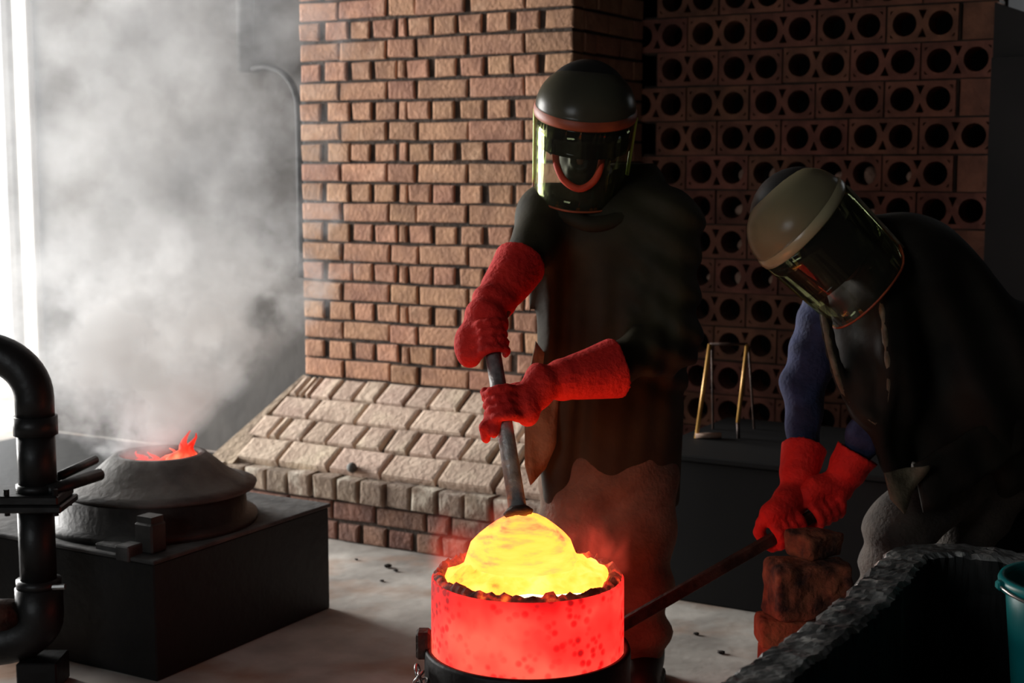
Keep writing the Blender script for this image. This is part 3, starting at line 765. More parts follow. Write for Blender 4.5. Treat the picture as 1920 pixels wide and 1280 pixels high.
# carrying shank: ring under the crucible's shoulder, long bar, safety chain
shank = tag(empty('carrying_shank', (CX, CY, 0.2)), 'dark iron carrying ring and long bar holding the crucible', 'tool')
bm = lathe_bm([(0.229, 0.20), (0.229, 0.296), (0.240, 0.298), (0.243, 0.29), (0.243, 0.205), (0.238, 0.20)], 72, CX, CY, closed=True)
obj('ring', bm, 'black_steel', shank, True)
B0 = Vector((CX + 0.17, CY + 0.175, 0.25)); B1 = at(1480, 992, 3.74); B2 = B1 + (B1 - B0).normalized() * 0.16
d = (B2 - B0); yaw = math.atan2(d.y, d.x); pitch_ = -math.asin(d.z / d.length)
bm = box_bm((0, -0.009, -0.016), (d.length, 0.009, 0.016), 0.003)
bmesh.ops.transform(bm, matrix=Matrix.Translation(B0) @ Matrix.Rotation(yaw, 4, 'Z') @ Matrix.Rotation(pitch_, 4, 'Y'), verts=bm.verts)
obj('bar', bm, 'rust_bar', shank)
obj('lug', box_bm((CX - 0.262, CY - 0.03, 0.27), (CX - 0.228, CY + 0.02, 0.335), 0.006), 'rust_bar', shank)
def link_bm(c, ax, r=0.011, t=0.0035):
    bm = bmesh.new(); ax = Vector(ax).normalized(); e1 = ax.orthogonal().normalized(); e2 = ax.cross(e1)
    return tube_bm([c + (e1 * math.cos(a) * 1.5 + e2 * math.sin(a)) * r for a in [2 * PI * i / 14 for i in range(15)]], t, 6, bm, cap=False)
for i in range(14):
    p = Vector((CX - 0.245 + random.uniform(-.016, .016), CY - 0.085 + random.uniform(-.012, .012), 0.262 - 0.009 * i))
    obj('chain_link', link_bm(p, (random.gauss(0, 1), random.gauss(0, 1), random.gauss(0, .5))), 'chain_steel', shank, True)
for i in range(3):
    p = Vector((CX - 0.19 + 0.016 * i, CY - 0.17 - 0.01 * i, 0.215 - 0.006 * i))
    obj('chain_link', link_bm(p, (random.gauss(0, 1), random.gauss(0, 1), random.gauss(0, 1))), 'chain_steel', shank, True)

# ================================================================== people
def bounds(pts, pad):
    a = np.array([list(p) for p in pts]); return a.min(0) - pad, a.max(0) + pad

def helmet(person, C, up, front, sc, dome_m, band_dark, edge_m, rear_m='helmet_black', band_m='brow_rust'):
    """face-shield helmet: crown guard, dark rear shell, brow band, tinted and clear visor, edge strips"""
    up = Vector(up).normalized(); f = Vector(front); f = (f - up * f.dot(up)).normalized(); s = f.cross(up)
    def L(x, y, z): return C + s * (x * sc) + f * (y * sc) + up * (z * sc)
    h = obj('helmet', None_mesh(rear_shell(L)), rear_m, person, True)
    bm = bmesh.new(); NA, NZ = 40, 12; grid = []
    for j in range(NZ + 1):
        t = j / NZ * (PI / 2) * 0.96
        grid.append([bm.verts.new(L(0.137 * math.sin(a) * math.cos(t) ** 0.8, 0.150 * math.cos(a) * math.cos(t) ** 0.8, 0.112 * math.sin(t))) for a in [math.radians(-112 + 224 * i / NA) for i in range(NA + 1)]])
    for j in range(NZ):
        for i in range(NA): bm.faces.new((grid[j][i], grid[j][i + 1], grid[j + 1][i + 1], grid[j + 1][i]))
    bmesh.ops.solidify(bm, geom=bm.faces[:], thickness=0.004)
    obj('crown_guard', bm, dome_m, h, True)
    ang = [math.radians(-112 + 224 * i / 40) for i in range(41)]
    bm = bmesh.new(); rows = []
    for (k, z) in ((1.0, 0.010), (1.02, 0.004), (1.028, -0.005), (1.02, -0.015), (1.0, -0.018)):
        rows.append([bm.verts.new(L(0.137 * k * math.sin(a), 0.150 * k * math.cos(a), z - 0.004 * math.cos(a))) for a in ang])
    for a, b in zip(rows[:-1], rows[1:]):
        for i in range(40): bm.faces.new((a[i], a[i + 1], b[i + 1], b[i]))
    obj('brow_band', bm, band_m, h, True)
    def sheet(z0, z1, k, m, name, corner=0.0, amax=97):
        bm = bmesh.new(); NA, NZ = 36, 6; g = []
        for j in range(NZ + 1):
            row = []
            for i in range(NA + 1):
                a = math.radians(-amax + 2 * amax * i / NA)
                e = max(0.0, abs(a) - math.radians(62)) / math.radians(amax - 62)
                zz = z1 + corner * e * e
                z = z0 + (zz - z0) * j / NZ
                tp = 1 + 0.10 * z / 0.235
                row.append(bm.verts.new(L(0.137 * k * tp * math.sin(a), 0.150 * k * math.cos(a) + 0.03 * (-z), z)))
            g.append(row)
        for j in range(NZ):
            for i in range(NA): bm.faces.new((g[j][i], g[j][i + 1], g[j + 1][i + 1], g[j + 1][i]))
        bmesh.ops.solidify(bm, geom=bm.faces[:], thickness=0.002)
        return obj(name, bm, m, h, True), [v for v in ()]
    sheet(-0.012, -0.094 if band_dark else -0.15, 1.0, 'tint_black', 'tinted_visor')
    sheet(-0.016, -0.238, 1.015, 'clear_visor', 'clear_visor', 0.03)
    for sg in (-1, 1):
        pts = []
        for i in range(9):
            z = -0.015 - (0.208) * i / 8; a = math.radians(97) * sg; tp = 1 + 0.10 * z / 0.235
            pts.append(L(0.137 * 1.02 * tp * math.sin(a), 0.150 * math.cos(a) + 0.03 * (-z), z))
        o = obj('visor_edge', tube_bm(pts, 0.0055 * sc, 8), edge_m, h, True)
        if sg == -1: o['label'] = 'edge of the clear visor, its glow put into a bright colour'
    pts = []
    for i in range(25):
        a = math.radians(-97 + 194 * i / 24); e = max(0.0, abs(a) - math.radians(62)) / math.radians(35); z = -0.238 + 0.03 * e * e; tp = 1 + 0.10 * z / 0.235
        pts.append(L(0.137 * 1.02 * tp * math.sin(a), 0.153 * math.cos(a) + 0.03 * (-z), z))
    obj('visor_rim', tube_bm(pts, 0.003 * sc, 6), 'brow_rust', h, True)
    return h
def None_mesh(bm): return bm
def rear_shell(L):
    bm = bmesh.new(); NA, NZ = 32, 12; g = []
    for j in range(NZ):
        t = -0.45 + (PI / 2 + 0.45) * j / NZ
        g.append([bm.verts.new(L(0.122 * math.sin(a) * math.cos(t), -0.022 + 0.138 * math.cos(a) * math.cos(t) * (0.80 if math.cos(a) > 0 else 1.0), 0.004 + 0.124 * math.sin(t))) for a in [2 * PI * i / NA for i in range(NA)]])
    top = bm.verts.new(L(0, -0.022, 0.128))
    for j in range(NZ - 1):
        for i in range(NA): bm.faces.new((g[j][i], g[j][(i + 1) % NA], g[j + 1][(i + 1) % NA], g[j + 1][i]))
    for i in range(NA): bm.faces.new((g[-1][i], g[-1][(i + 1) % NA], top))
    return bm

def head_sdf(P, c, up, f, k=1.0):
    """skull, jaw, nose, brow, lips, ears, with eye sockets pressed in"""
    up = Vector(up).normalized(); f = Vector(f); f = (f - up * f.dot(up)).normalized(); s = f.cross(up)
    R = np.array([list(s), list(f), list(up)], np.float32).T
    def q(x, y, z): return list(Vector(c) + (s * x + f * y + up * z) * k)
    d = sd_ell(P, q(0, -0.01, 0.04), (0.075 * k, 0.095 * k, 0.085 * k), R)
    d = smin(d, sd_ell(P, q(0, 0.02, -0.045), (0.056 * k, 0.066 * k, 0.07 * k), R), 0.03)
    d = smin(d, sd_cap(P, q(0, 0.085, 0.01), q(0, 0.104, -0.028), 0.008 * k, 0.014 * k), 0.012)
    d = smin(d, sd_cap(P, q(-0.035, 0.078, 0.022), q(0.035, 0.078, 0.022), 0.010 * k, 0.010 * k), 0.014)
    d = smin(d, sd_cap(P, q(-0.018, 0.084, -0.060), q(0.018, 0.084, -0.060), 0.007 * k, 0.007 * k), 0.008)
    d = smin(d, sd_cap(P, q(-0.016, 0.082, -0.072), q(0.016, 0.082, -0.072), 0.008 * k, 0.008 * k), 0.006)
    for x in (-0.03, 0.03):
        d = np.maximum(d, -sd_ell(P, q(x, 0.100, 0.002), (0.016 * k, 0.02 * k, 0.011 * k), R))
        d = np.minimum(d, sd_ell(P, q(x, 0.072, 0.002), (0.012 * k, 0.012 * k, 0.011 * k), R))
        d = smin(d, sd_ell(P, q(x * 2.6, -0.005, 0.0), (0.010 * k, 0.022 * k, 0.034 * k), R), 0.006)
    return d

def grip_glove(person, grip, axis, palm, wrist, cuff, cuff_r, r_bar, seed, turn=1, droop=None, wr=0.044, m='glove_red'):
    """gauntlet: four fingers and a thumb closed round a bar, palm, wrist and a long flared cuff"""
    t = Vector(axis).normalized(); p = Vector(palm); p = (p - t * p.dot(t)).normalized(); q = t.cross(p) * turn
    g = Vector(grip); fr = 0.0125; R = r_bar + fr + 0.001
    caps = []
    for i in range(4):                                           # fingers, unequal
        off = t * ((i - 1.5) * 0.0235); ln = (235, 262, 252, 220)[i]
        pts = [g + off + p * (R + 0.020) - q * 0.012]
        for k in range(1, 8):
            a = math.radians(ln * k / 7 - 14); rr = R + 0.004 * (1 - k / 7)
            pts.append(g + off * (1 - 0.08 * k / 7) + (p * math.cos(a) + q * math.sin(a)) * rr)
        for k in range(len(pts) - 1):
            caps.append((pts[k], pts[k + 1], fr * (1.08 - 0.03 * k), fr * (1.05 - 0.03 * k)))
    thumb = [g + p * (R + 0.03) - t * 0.03 - q * 0.01, g + p * (R + 0.01) - t * 0.052 - q * 0.022, g - t * 0.060 - q * (R + 0.003) + p * 0.008, g - t * 0.056 - q * (R * 0.75) - p * (R * 0.8), g - t * 0.050 - p * (R + 0.001)]
    palm_c = g + p * (R + 0.026) - q * 0.016
    w = Vector(wrist); c = Vector(cuff)
    ax = (c - w).normalized()
    lo, hi = bounds([g, palm_c, w, c] + [x for cp in caps for x in cp[:2]] + thumb, 0.09)
    wide = t
    def fn(P):
        d = None
        d = sd_cap(P, palm_c - t * 0.026, palm_c + t * 0.026, 0.026, 0.026)
        d = smin(d, sd_cap(P, palm_c, w, 0.034, wr, wide, 1.25), 0.02)
        F = None
        for (a, b, ra, rb) in caps:
            e = sd_cap(P, a, b, ra, rb); F = e if F is None else smin(F, e, 0.004)
        d = smin(d, F, 0.010)
        for k in range(len(thumb) - 1):
            d = smin(d, sd_cap(P, thumb[k], thumb[k + 1], 0.0155 - 0.0006 * k, 0.015 - 0.0006 * k), 0.007)
        if droop is not None:
            for (a, b) in droop: d = smin(d, sd_cap(P, a, b, 0.0135, 0.011), 0.006)
        cf = sd_cap(P, w, c, wr, cuff_r)
        al = (P - np.array(w, np.float32)) @ np.array(ax, np.float32); LN = (c - w).length
        cf = np.maximum(cf, al - LN)
        d = smin(d, cf, 0.018)
        # hollow mouth of the cuff
        d = np.maximum(d, -np.maximum(sd_cap(P, w, c + ax * 0.05, wr - 0.008, cuff_r - 0.006), LN * 0.72 - al))
        rip = np.sin(al * 95 + 2.5 * wobble(P, 22, seed)) * np.clip(1 - np.abs(al - 0.01) / 0.09, 0, 1)
        d = d + 0.0045 * rip + 0.0035 * wobble(P, 45, seed + 5)
        # seam along the cuff
        return d * 0.8
    return sdf_obj('glove', fn, lo, hi, 0.0052, m, person, 1)

# ------------------------------------------------------------------ the worker in the middle
pa = tag(empty('person', at(1165, 1290, 3.96) * 1.0), 'person in olive leather coat, helmet and face shield, holding the pipe upright', 'person')
pa.location.z = 0.0
H_C = at(1098, 205, 3.95); UPA = Vector((0.06, -0.30, 0.95)); FRA = Vector((-0.10, -0.95, -0.30))
helmet(pa, H_C, UPA, FRA, 0.985, 'helmet_olive', True, 'acrylic_edge')
HEAD = H_C - UPA.normalized() * 0.085 - FRA.normalized() * 0.005
SH_L, EL_L, WR_L, HA_L = at(1248, 418, 3.96), at(1250, 640, 3.865), at(1030, 718, 3.58), at(940, 775, 3.50)
SH_R, EL_R, WR_R, HA_R = at(1030, 405, 4.00), at(978, 500, 3.78), at(920, 610, 3.63), P_TOP.lerp(P_BOT, 0.02)
HIP_L, KN_L, AN_L = at(1200, 900, 3.98), at(1195, 1100, 3.88), at(1210, 1268, 3.93)
HIP_R, KN_R, AN_R = at(1085, 900, 4.00), at(1065, 1100, 3.88), at(1075, 1265, 3.95)
NECK = at(1128, 385, 4.02); CHEST = at(1140, 500, 4.02); BELLY = at(1148, 760, 4.04)
def body_fn(H, up, fr, neck, chest, belly, arms, legs):
    def fn(P):
        d = sd_cap(P, chest, belly, 0.115, 0.11, (1, 0, 0), 1.25)
        d = smin(d, sd_cap(P, neck, chest, 0.055, 0.085), 0.05)
        d = smin(d, sd_cap(P, Vector(H) - Vector(up).normalized() * 0.06, neck, 0.05, 0.055), 0.03)
        d = smin(d, head_sdf(P, H, up, fr), 0.02)
        for (s, e, w, h) in arms:
            d = smin(d, sd_cap(P, s, e, 0.052, 0.042), 0.05); d = smin(d, sd_cap(P, e, w, 0.041, 0.028), 0.015)
            d = smin(d, sd_cap(P, w, Vector(w).lerp(Vector(h), 0.5), 0.026, 0.022), 0.01)
        for (hp, k, a) in legs:
            d = smin(d, sd_cap(P, hp, k, 0.080, 0.052), 0.04); d = smin(d, sd_cap(P, k, a, 0.052, 0.036), 0.015)
        return d
    return fn
lo, hi = bounds([HEAD, SH_L, SH_R, EL_L, EL_R, WR_L, WR_R, HA_L, HA_R, AN_L, AN_R, BELLY], 0.14)
sdf_obj('body', body_fn(HEAD, UPA, FRA, NECK, CHEST, BELLY, [(SH_L, EL_L, WR_L, HA_L), (SH_R, EL_R, WR_R, HA_R)], [(HIP_L, KN_L, AN_L), (HIP_R, KN_R, AN_R)]), lo, hi, 0.0105, 'skin', pa)

HEM_A = at(1150, 950, 3.98).z
def coat_a(P):
    d = sd_cap(P, at(1150, 470, 4.03), at(1150, 640, 4.05), 0.150, 0.178, (1, 0, 0), 1.16)
    d = smin(d, sd_cap(P, at(1150, 640, 4.05), at(1156, 990, 4.02), 0.178, 0.150, (1, 0, 0), 1.14), 0.05)
    d = smin(d, sd_cap(P, SH_R, SH_L, 0.085, 0.092), 0.07)
    d = smin(d, sd_cap(P, at(1120, 360, 4.03), at(1140, 430, 4.03), 0.072, 0.12), 0.06)
    d = smin(d, sd_cap(P, SH_L, at(1252, 640, 3.86), 0.092, 0.080), 0.05)
    d = smin(d, sd_cap(P, at(1252, 640, 3.86), at(1130, 694, 3.665), 0.078, 0.052), 0.035)
    d = smin(d, sd_cap(P, SH_R, EL_R, 0.080, 0.052), 0.04)
    d = smin(d, sd_cap(P, EL_R, at(968, 520, 3.765), 0.050, 0.040), 0.015)
    d = smin(d, sd_cap(P, at(1024, 440, 3.95), at(1046, 930, 3.93), 0.045, 0.040), 0.06)
    d = smin(d, sd_cap(P, at(1185, 325, 4.09), at(1225, 400, 4.05), 0.060, 0.085), 0.06)
    # long vertical folds down the front and creases on the sleeve
    x = P[..., 0]; z = P[..., 2]
    fold = np.sin(x * 92 + 1.8 * np.sin(z * 4.2) + 2.2 * wobble(P, 6, 11)) * np.clip((1.25 - z) / 0.25, 0, 1) * np.clip((z - HEM_A) / 0.3, 0.12, 1)
    left = np.clip((0.30 - x) / 0.25, 0.25, 1)
    cre = np.sin((z * 0.8 + x * 0.55) * 85 + 2.5 * wobble(P, 9, 12)) * np.clip((x - 0.27) / 0.12, 0, 1) * np.clip((z - 0.75) / 0.1, 0, 1)
    d = d - 0.0135 * fold * left - 0.007 * cre - 0.004 * wobble(P, 18, 13)
    hem = HEM_A + 0.006 * np.sin(x * 12 + 1) + 0.02 * np.clip((0.15 - x) / 0.08, 0, 1) - z
    inner = np.maximum(d + 0.022, z - (HEM_A + 0.22))
    d = np.maximum(d, hem)
    return np.maximum(d, -inner) * 0.75
sdf_obj('coat', coat_a, [-0.12, 3.62, HEM_A - 0.05], [0.60, 4.32, 1.44], 0.0088, 'leather_olive', pa, 1)
# collar standing up round the neck
pts = [at(1030, 390, 3.96), at(1060, 402, 3.90), at(1105, 420, 3.87), at(1160, 410, 3.89), at(1205, 375, 3.95), at(1225, 330, 4.06)]
obj('collar', tube_bm(spline(pts, 24), [0.018] + [0.022] * 24 + [0.02] if False else 0.021, 10), 'leather_olive', pa, True)
# inner hood; a red tube loop stands in for the glow behind the visor
def hood_a(P):
    d = head_sdf(P, HEAD, UPA, FRA) - 0.013
    d = smin(d, sd_cap(P, HEAD - UPA.normalized() * 0.07 - FRA.normalized() * 0.02, NECK, 0.062, 0.075), 0.03)
    f = Vector(FRA).normalized(); s_ = f.cross(UPA.normalized()).normalized(); u_ = s_.cross(f)
    R = np.array([list(s_), list(f), list(u_)], np.float32).T
    return np.maximum(d, -sd_ell(P, at(1086, 280, 3.80), (0.058, 0.10, 0.098), R)) * 0.8
lo, hi = bounds([HEAD, NECK], 0.15)
sdf_obj('hood', hood_a, lo, hi, 0.007, 'helmet_black', pa)
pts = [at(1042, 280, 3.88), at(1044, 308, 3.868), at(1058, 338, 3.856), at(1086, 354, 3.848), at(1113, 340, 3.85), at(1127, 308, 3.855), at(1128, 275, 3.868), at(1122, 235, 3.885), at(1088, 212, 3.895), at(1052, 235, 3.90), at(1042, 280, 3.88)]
o = obj('glow_loop', tube_bm(spline(pts, 50), 0.0095, 10), 'glow_loop_red', pa, True); o['label'] = 'red loop standing in for the glow behind the visor'
# tan suede inner flap hanging left of the coat
def sheet3(pts, thick, name, m, par, amp=0.010):
    bm = bmesh.new(); vs = [bm.verts.new(p) for p in pts]; f = bm.faces.new(vs)
    bmesh.ops.triangulate(bm, faces=[f]); bmesh.ops.subdivide_edges(bm, edges=bm.edges[:], cuts=5, use_grid_fill=True)
    for v in bm.verts: v.co += Vector((0, amp * math.sin(v.co.x * 60 + v.co.z * 25), 0))
    bmesh.ops.solidify(bm, geom=bm.faces[:], thickness=thick)
    return obj(name, bm, m, par, True)
o = sheet3([at(1004, 640, 3.90), at(1050, 700, 3.90), at(1042, 830, 3.88), at(1022, 880, 3.86), at(994, 908, 3.84), at(984, 870, 3.85), at(984, 780, 3.87), at(992, 700, 3.88)], 0.005, 'apron_flap', 'suede_tan', pa)
o['label'] = 'tan suede flap hanging beside the coat'
def trousers(hips, legs, seed, belly, r0=0.125):
    def fn(P):
        d = sd_cap(P, belly, (Vector(hips[0]) + Vector(hips[1])) / 2, 0.12, 0.13, (1, 0, 0), 1.15)
        for (h, k, a) in legs:
            h, k, a = Vector(h), Vector(k), Vector(a)
            d = smin(d, sd_cap(P, h, k, r0, 0.088), 0.05); e = sd_cap(P, k, a, 0.088, 0.064)
            d = smin(d, e, 0.03)
        z = P[..., 2]
        low = np.clip((0.42 - z) / 0.3, 0, 1)
        d = d - (0.005 + 0.009 * low) * np.sin(z * (52 + 10 * np.sin(P[..., 0] * 9)) + 3 * wobble(P, 8, seed)) - 0.005 * wobble(P, 25, seed + 1)
        return np.maximum(d, 0.075 - z) * 0.75
    return fn
lo, hi = bounds([HIP_L, HIP_R, AN_L, AN_R, KN_L, KN_R, at(1148, 860, 4.0)], 0.20); lo[2] = 0.03
sdf_obj('trousers', trousers((HIP_L, HIP_R), [(HIP_L, KN_L, AN_L), (HIP_R, KN_R, AN_R)], 31, at(1148, 860, 4.0), 0.110), lo, hi, 0.010, 'trouser_tan', pa, 2)
def boot(person, ankle, d, m='boot'):
    a = Vector(ankle); a.z = 0.10; d = Vector(d).normalized()
    def fn(P):
        e = sd_cap(P, a, a + Vector((0, 0, 0.10)), 0.052, 0.050)
        e = smin(e, sd_cap(P, Vector((a.x, a.y, 0.052)) - d * 0.03, Vector((a.x, a.y, 0.046)) + d * 0.15, 0.050, 0.044), 0.03)
        e = np.maximum(e, 0.012 - P[..., 2])
        sole = np.maximum(sd_cap(P, Vector((a.x, a.y, 0.01)) - d * 0.03, Vector((a.x, a.y, 0.01)) + d * 0.155, 0.056, 0.05), np.abs(P[..., 2] - 0.012) - 0.012)
        return np.minimum(e, sole)
    lo, hi = bounds([a, a + d * 0.16, a - d * 0.05], 0.08); lo[2] = -0.02; hi[2] = 0.24
    sdf_obj('boot', fn, lo, hi, 0.007, m, person)
boot(pa, AN_L, (-0.15, -1, 0)); boot(pa, AN_R, (-0.3, -1, 0))
# gloves: the right hand holds the top of the pipe, the left hand lower down
grip_glove(pa, P_TOP.lerp(P_BOT, 0.0), PD, (-1, 0.10, 0.1), at(915, 585, 3.655), at(976, 492, 3.80), 0.072, 0.020, 41, turn=-1, wr=0.046)
G2 = P_TOP.lerp(P_BOT, 0.40)
grip_glove(pa, G2, PD, (1, 0.0, 0.25), at(1012, 722, 3.565), at(1153, 690, 3.665), 0.077, 0.0205, 42, turn=1, wr=0.042,
           droop=[(G2 + Vector((-0.030, -0.02, -0.02)), at(908, 800, 3.47)), (at(908, 800, 3.47), at(911, 822, 3.47)), (G2 + Vector((-0.01, -0.03, -0.025)), at(926, 812, 3.455))])

# ------------------------------------------------------------------ the worker bending down on the right
pb = tag(empty('person', (1.02, 3.98, 0)), 'person bending over the bar in dark leather coat, blue sleeves and red gloves', 'person')
HB_C = at(1500, 415, 3.84); UPB = Vector((-0.70, -0.02, 0.64)); FRB = Vector((-0.30, -0.90, -0.30))
helmet(pb, HB_C, UPB, FRB, 1.06, 'helmet_cream', False, 'leather_edge', 'helmet_black', 'helmet_cream')
HEADB = HB_C - UPB.normalized() * 0.085
SB_F, EB_F, WB_F, GB_F = at(1560, 560, 4.05), at(1505, 720, 3.98), at(1505, 860, 3.86), B1 + Vector((-0.01, 0, 0.0))
SB_N, EB_N, WB_N = at(1660, 560, 3.82), at(1650, 760, 3.80), at(1600, 865, 3.80)
GB_N = B1 + (B1 - B0).normalized() * 0.115
NECKB = at(1610, 470, 3.93); CHB = at(1680, 560, 3.97); BEB = at(1810, 760, 4.04)
HPB1, KNB1, ANB1 = at(1810, 860, 3.98), at(1690, 985, 3.84), at(1622, 1240, 3.96)
HPB2, KNB2, ANB2 = at(1880, 870, 4.12), at(1800, 1010, 4.02), at(1775, 1245, 4.15)
lo, hi = bounds([HEADB, HB_C, SB_F, SB_N, EB_F, GB_F, GB_N, ANB1, ANB2, HPB2, BEB], 0.17)
sdf_obj('body', body_fn(HEADB, UPB, FRB, NECKB, CHB, BEB, [(SB_F, EB_F, WB_F, GB_F), (SB_N, EB_N, WB_N, GB_N)], [(HPB1, KNB1, ANB1), (HPB2, KNB2, ANB2)]), lo, hi, 0.0115, 'skin', pb)
def coat_b0(P):
    d = sd_cap(P, at(1690, 525, 3.97), at(1815, 690, 4.03), 0.185, 0.225)
    d = smin(d, sd_cap(P, at(1815, 690, 4.03), at(1890, 800, 4.05), 0.225, 0.20), 0.06)
    d = smin(d, sd_cap(P, at(1620, 470, 3.93), at(1700, 520, 3.95), 0.085, 0.14), 0.06)
    d = smin(d, sd_cap(P, at(1600, 545, 3.92), at(1650, 700, 3.84), 0.080, 0.075), 0.06)
    d = smin(d, sd_cap(P, at(1650, 700, 3.84), at(1700, 905, 3.82), 0.080, 0.030, (0.3, 1, 0), 1.6), 0.06)
    d = smin(d, sd_cap(P, at(1790, 760, 3.92), at(1745, 900, 3.86), 0.15, 0.03, (1, -0.3, 0.3), 1.3), 0.08)
    d = smin(d, sd_cap(P, at(1900, 780, 4.0), at(1890, 815, 3.93), 0.16, 0.10), 0.08)
    # near sleeve
    d = smin(d, sd_cap(P, SB_N, EB_N, 0.085, 0.070), 0.05)
    x = P[..., 0]; z = P[..., 2]
    w = x * 0.8 + z * 0.35
    fold = np.sin(w * 46 + 2.2 * wobble(P, 5, 61)) * np.clip((1.28 - z) / 0.2, 0, 1)
    d = d - 0.013 * fold - 0.006 * wobble(P, 24, 62)
    return d * 0.75
# edges of the open coat front: ridges of the coat itself with a paler strip on top that paints the light they catch
def settle_on(fn, p):
    """slide a point front to back until it lies on the cloth"""
    ys = np.arange(3.55, 4.2, 0.004, dtype=np.float32)
    P = np.stack([np.full_like(ys, p.x), ys, np.full_like(ys, p.z)], -1)
    k = np.argmax(fn(P) < 0)
    return Vector((p.x, float(ys[k]) if k > 0 else p.y, p.z))
EDGES = []
for ctrl in ([at(1542, 548, 3.84), at(1548, 600, 3.80), at(1560, 660, 3.77), at(1578, 720, 3.75), at(1612, 768, 3.74), at(1642, 790, 3.74)],
             [at(1632, 480, 3.78), at(1645, 520, 3.76), at(1658, 600, 3.73), at(1668, 700, 3.73), at(1664, 760, 3.73), at(1648, 800, 3.74), at(1660, 850, 3.75), at(1672, 890, 3.78)]):
    c = [settle_on(coat_b0, p) for p in spline(ctrl, 14)]
    EDGES.append([c[0]] + [(c[k - 1] + c[k] * 2 + c[k + 1]) / 4 for k in range(1, len(c) - 1)] + [c[-1]])
def coat_b(P):
    d = coat_b0(P)
    for e in EDGES:
        for a, b in zip(e[:-1], e[1:]): d = smin(d, sd_cap(P, a, b, 0.013, 0.013), 0.022)
    return d
lo, hi = bounds([at(1540, 400, 3.7), at(2010, 960, 4.3)], 0.06)
sdf_obj('coat', coat_b, lo, [1.62, 4.36, 1.42], 0.0098, 'leather_dark', pb, 2)
for e in EDGES:
    o = obj('lit_coat_edge', tube_bm([p + Vector((-0.004, -0.008, 0)) for p in spline(e, 40)], 0.0095, 8), 'leather_edge', pb, True); o['label'] = 'pale strip painting the light on the open coat edge'
# hanging corner flaps of the coat
sheet3([at(1655, 885, 3.71), at(1745, 870, 3.73), at(1722, 905, 3.72), at(1693, 962, 3.70), at(1668, 935, 3.70)], 0.006, 'coat_flap', 'leather_edge', pb)
sheet3([at(1712, 870, 3.74), at(1830, 800, 3.78), at(1925, 780, 3.82), at(1925, 838, 3.82), at(1830, 905, 3.77), at(1732, 962, 3.73)], 0.006, 'coat_flap', 'leather_dark', pb)
# blue shirt sleeves
def sleeve(s, e, w, r0, r1, r2, seed, name='shirt_sleeve'):
    def fn(P):
        d = sd_cap(P, s, e, r0, r1); d = smin(d, sd_cap(P, e, w, r1, r2), 0.02)
        return (d - 0.003 * np.sin(P[..., 2] * 60 + P[..., 0] * 45 + 4 * wobble(P, 14, seed)) - 0.007 * wobble(P, 24, seed)) * 0.75
    lo, hi = bounds([s, e, w], max(r0, r1) + 0.04)
    return sdf_obj(name, fn, lo, hi, 0.0075, 'denim_blue', pb, 1)
sleeve(SB_F, EB_F, WB_F, 0.080, 0.060, 0.036, 71)
sleeve(EB_N, EB_N.lerp(WB_N, 0.5), WB_N, 0.058, 0.05, 0.038, 72)
lo, hi = bounds([HPB1, HPB2, ANB1, ANB2, KNB1, KNB2], 0.20); lo[2] = 0.03
sdf_obj('trousers', trousers((HPB1, HPB2), [(HPB1, KNB1, ANB1), (HPB2, KNB2, ANB2)], 81, BEB, 0.115), lo, hi, 0.011, 'trouser_grey', pb, 2)
boot(pb, ANB1, (-1, -0.4, 0)); boot(pb, ANB2, (-1, -0.3, 0))
BD = (B1 - B0).normalized()
grip_glove(pb, GB_F, BD, (0.25, -0.1, 1), at(1490, 930, 3.80), at(1508, 838, 3.88), 0.062, 0.016, 43, turn=1, wr=0.043)
grip_glove(pb, GB_N, BD, (0.25, -0.1, 1), at(1572, 905, 3.80), at(1608, 848, 3.80), 0.060, 0.016, 44, turn=1, wr=0.043)

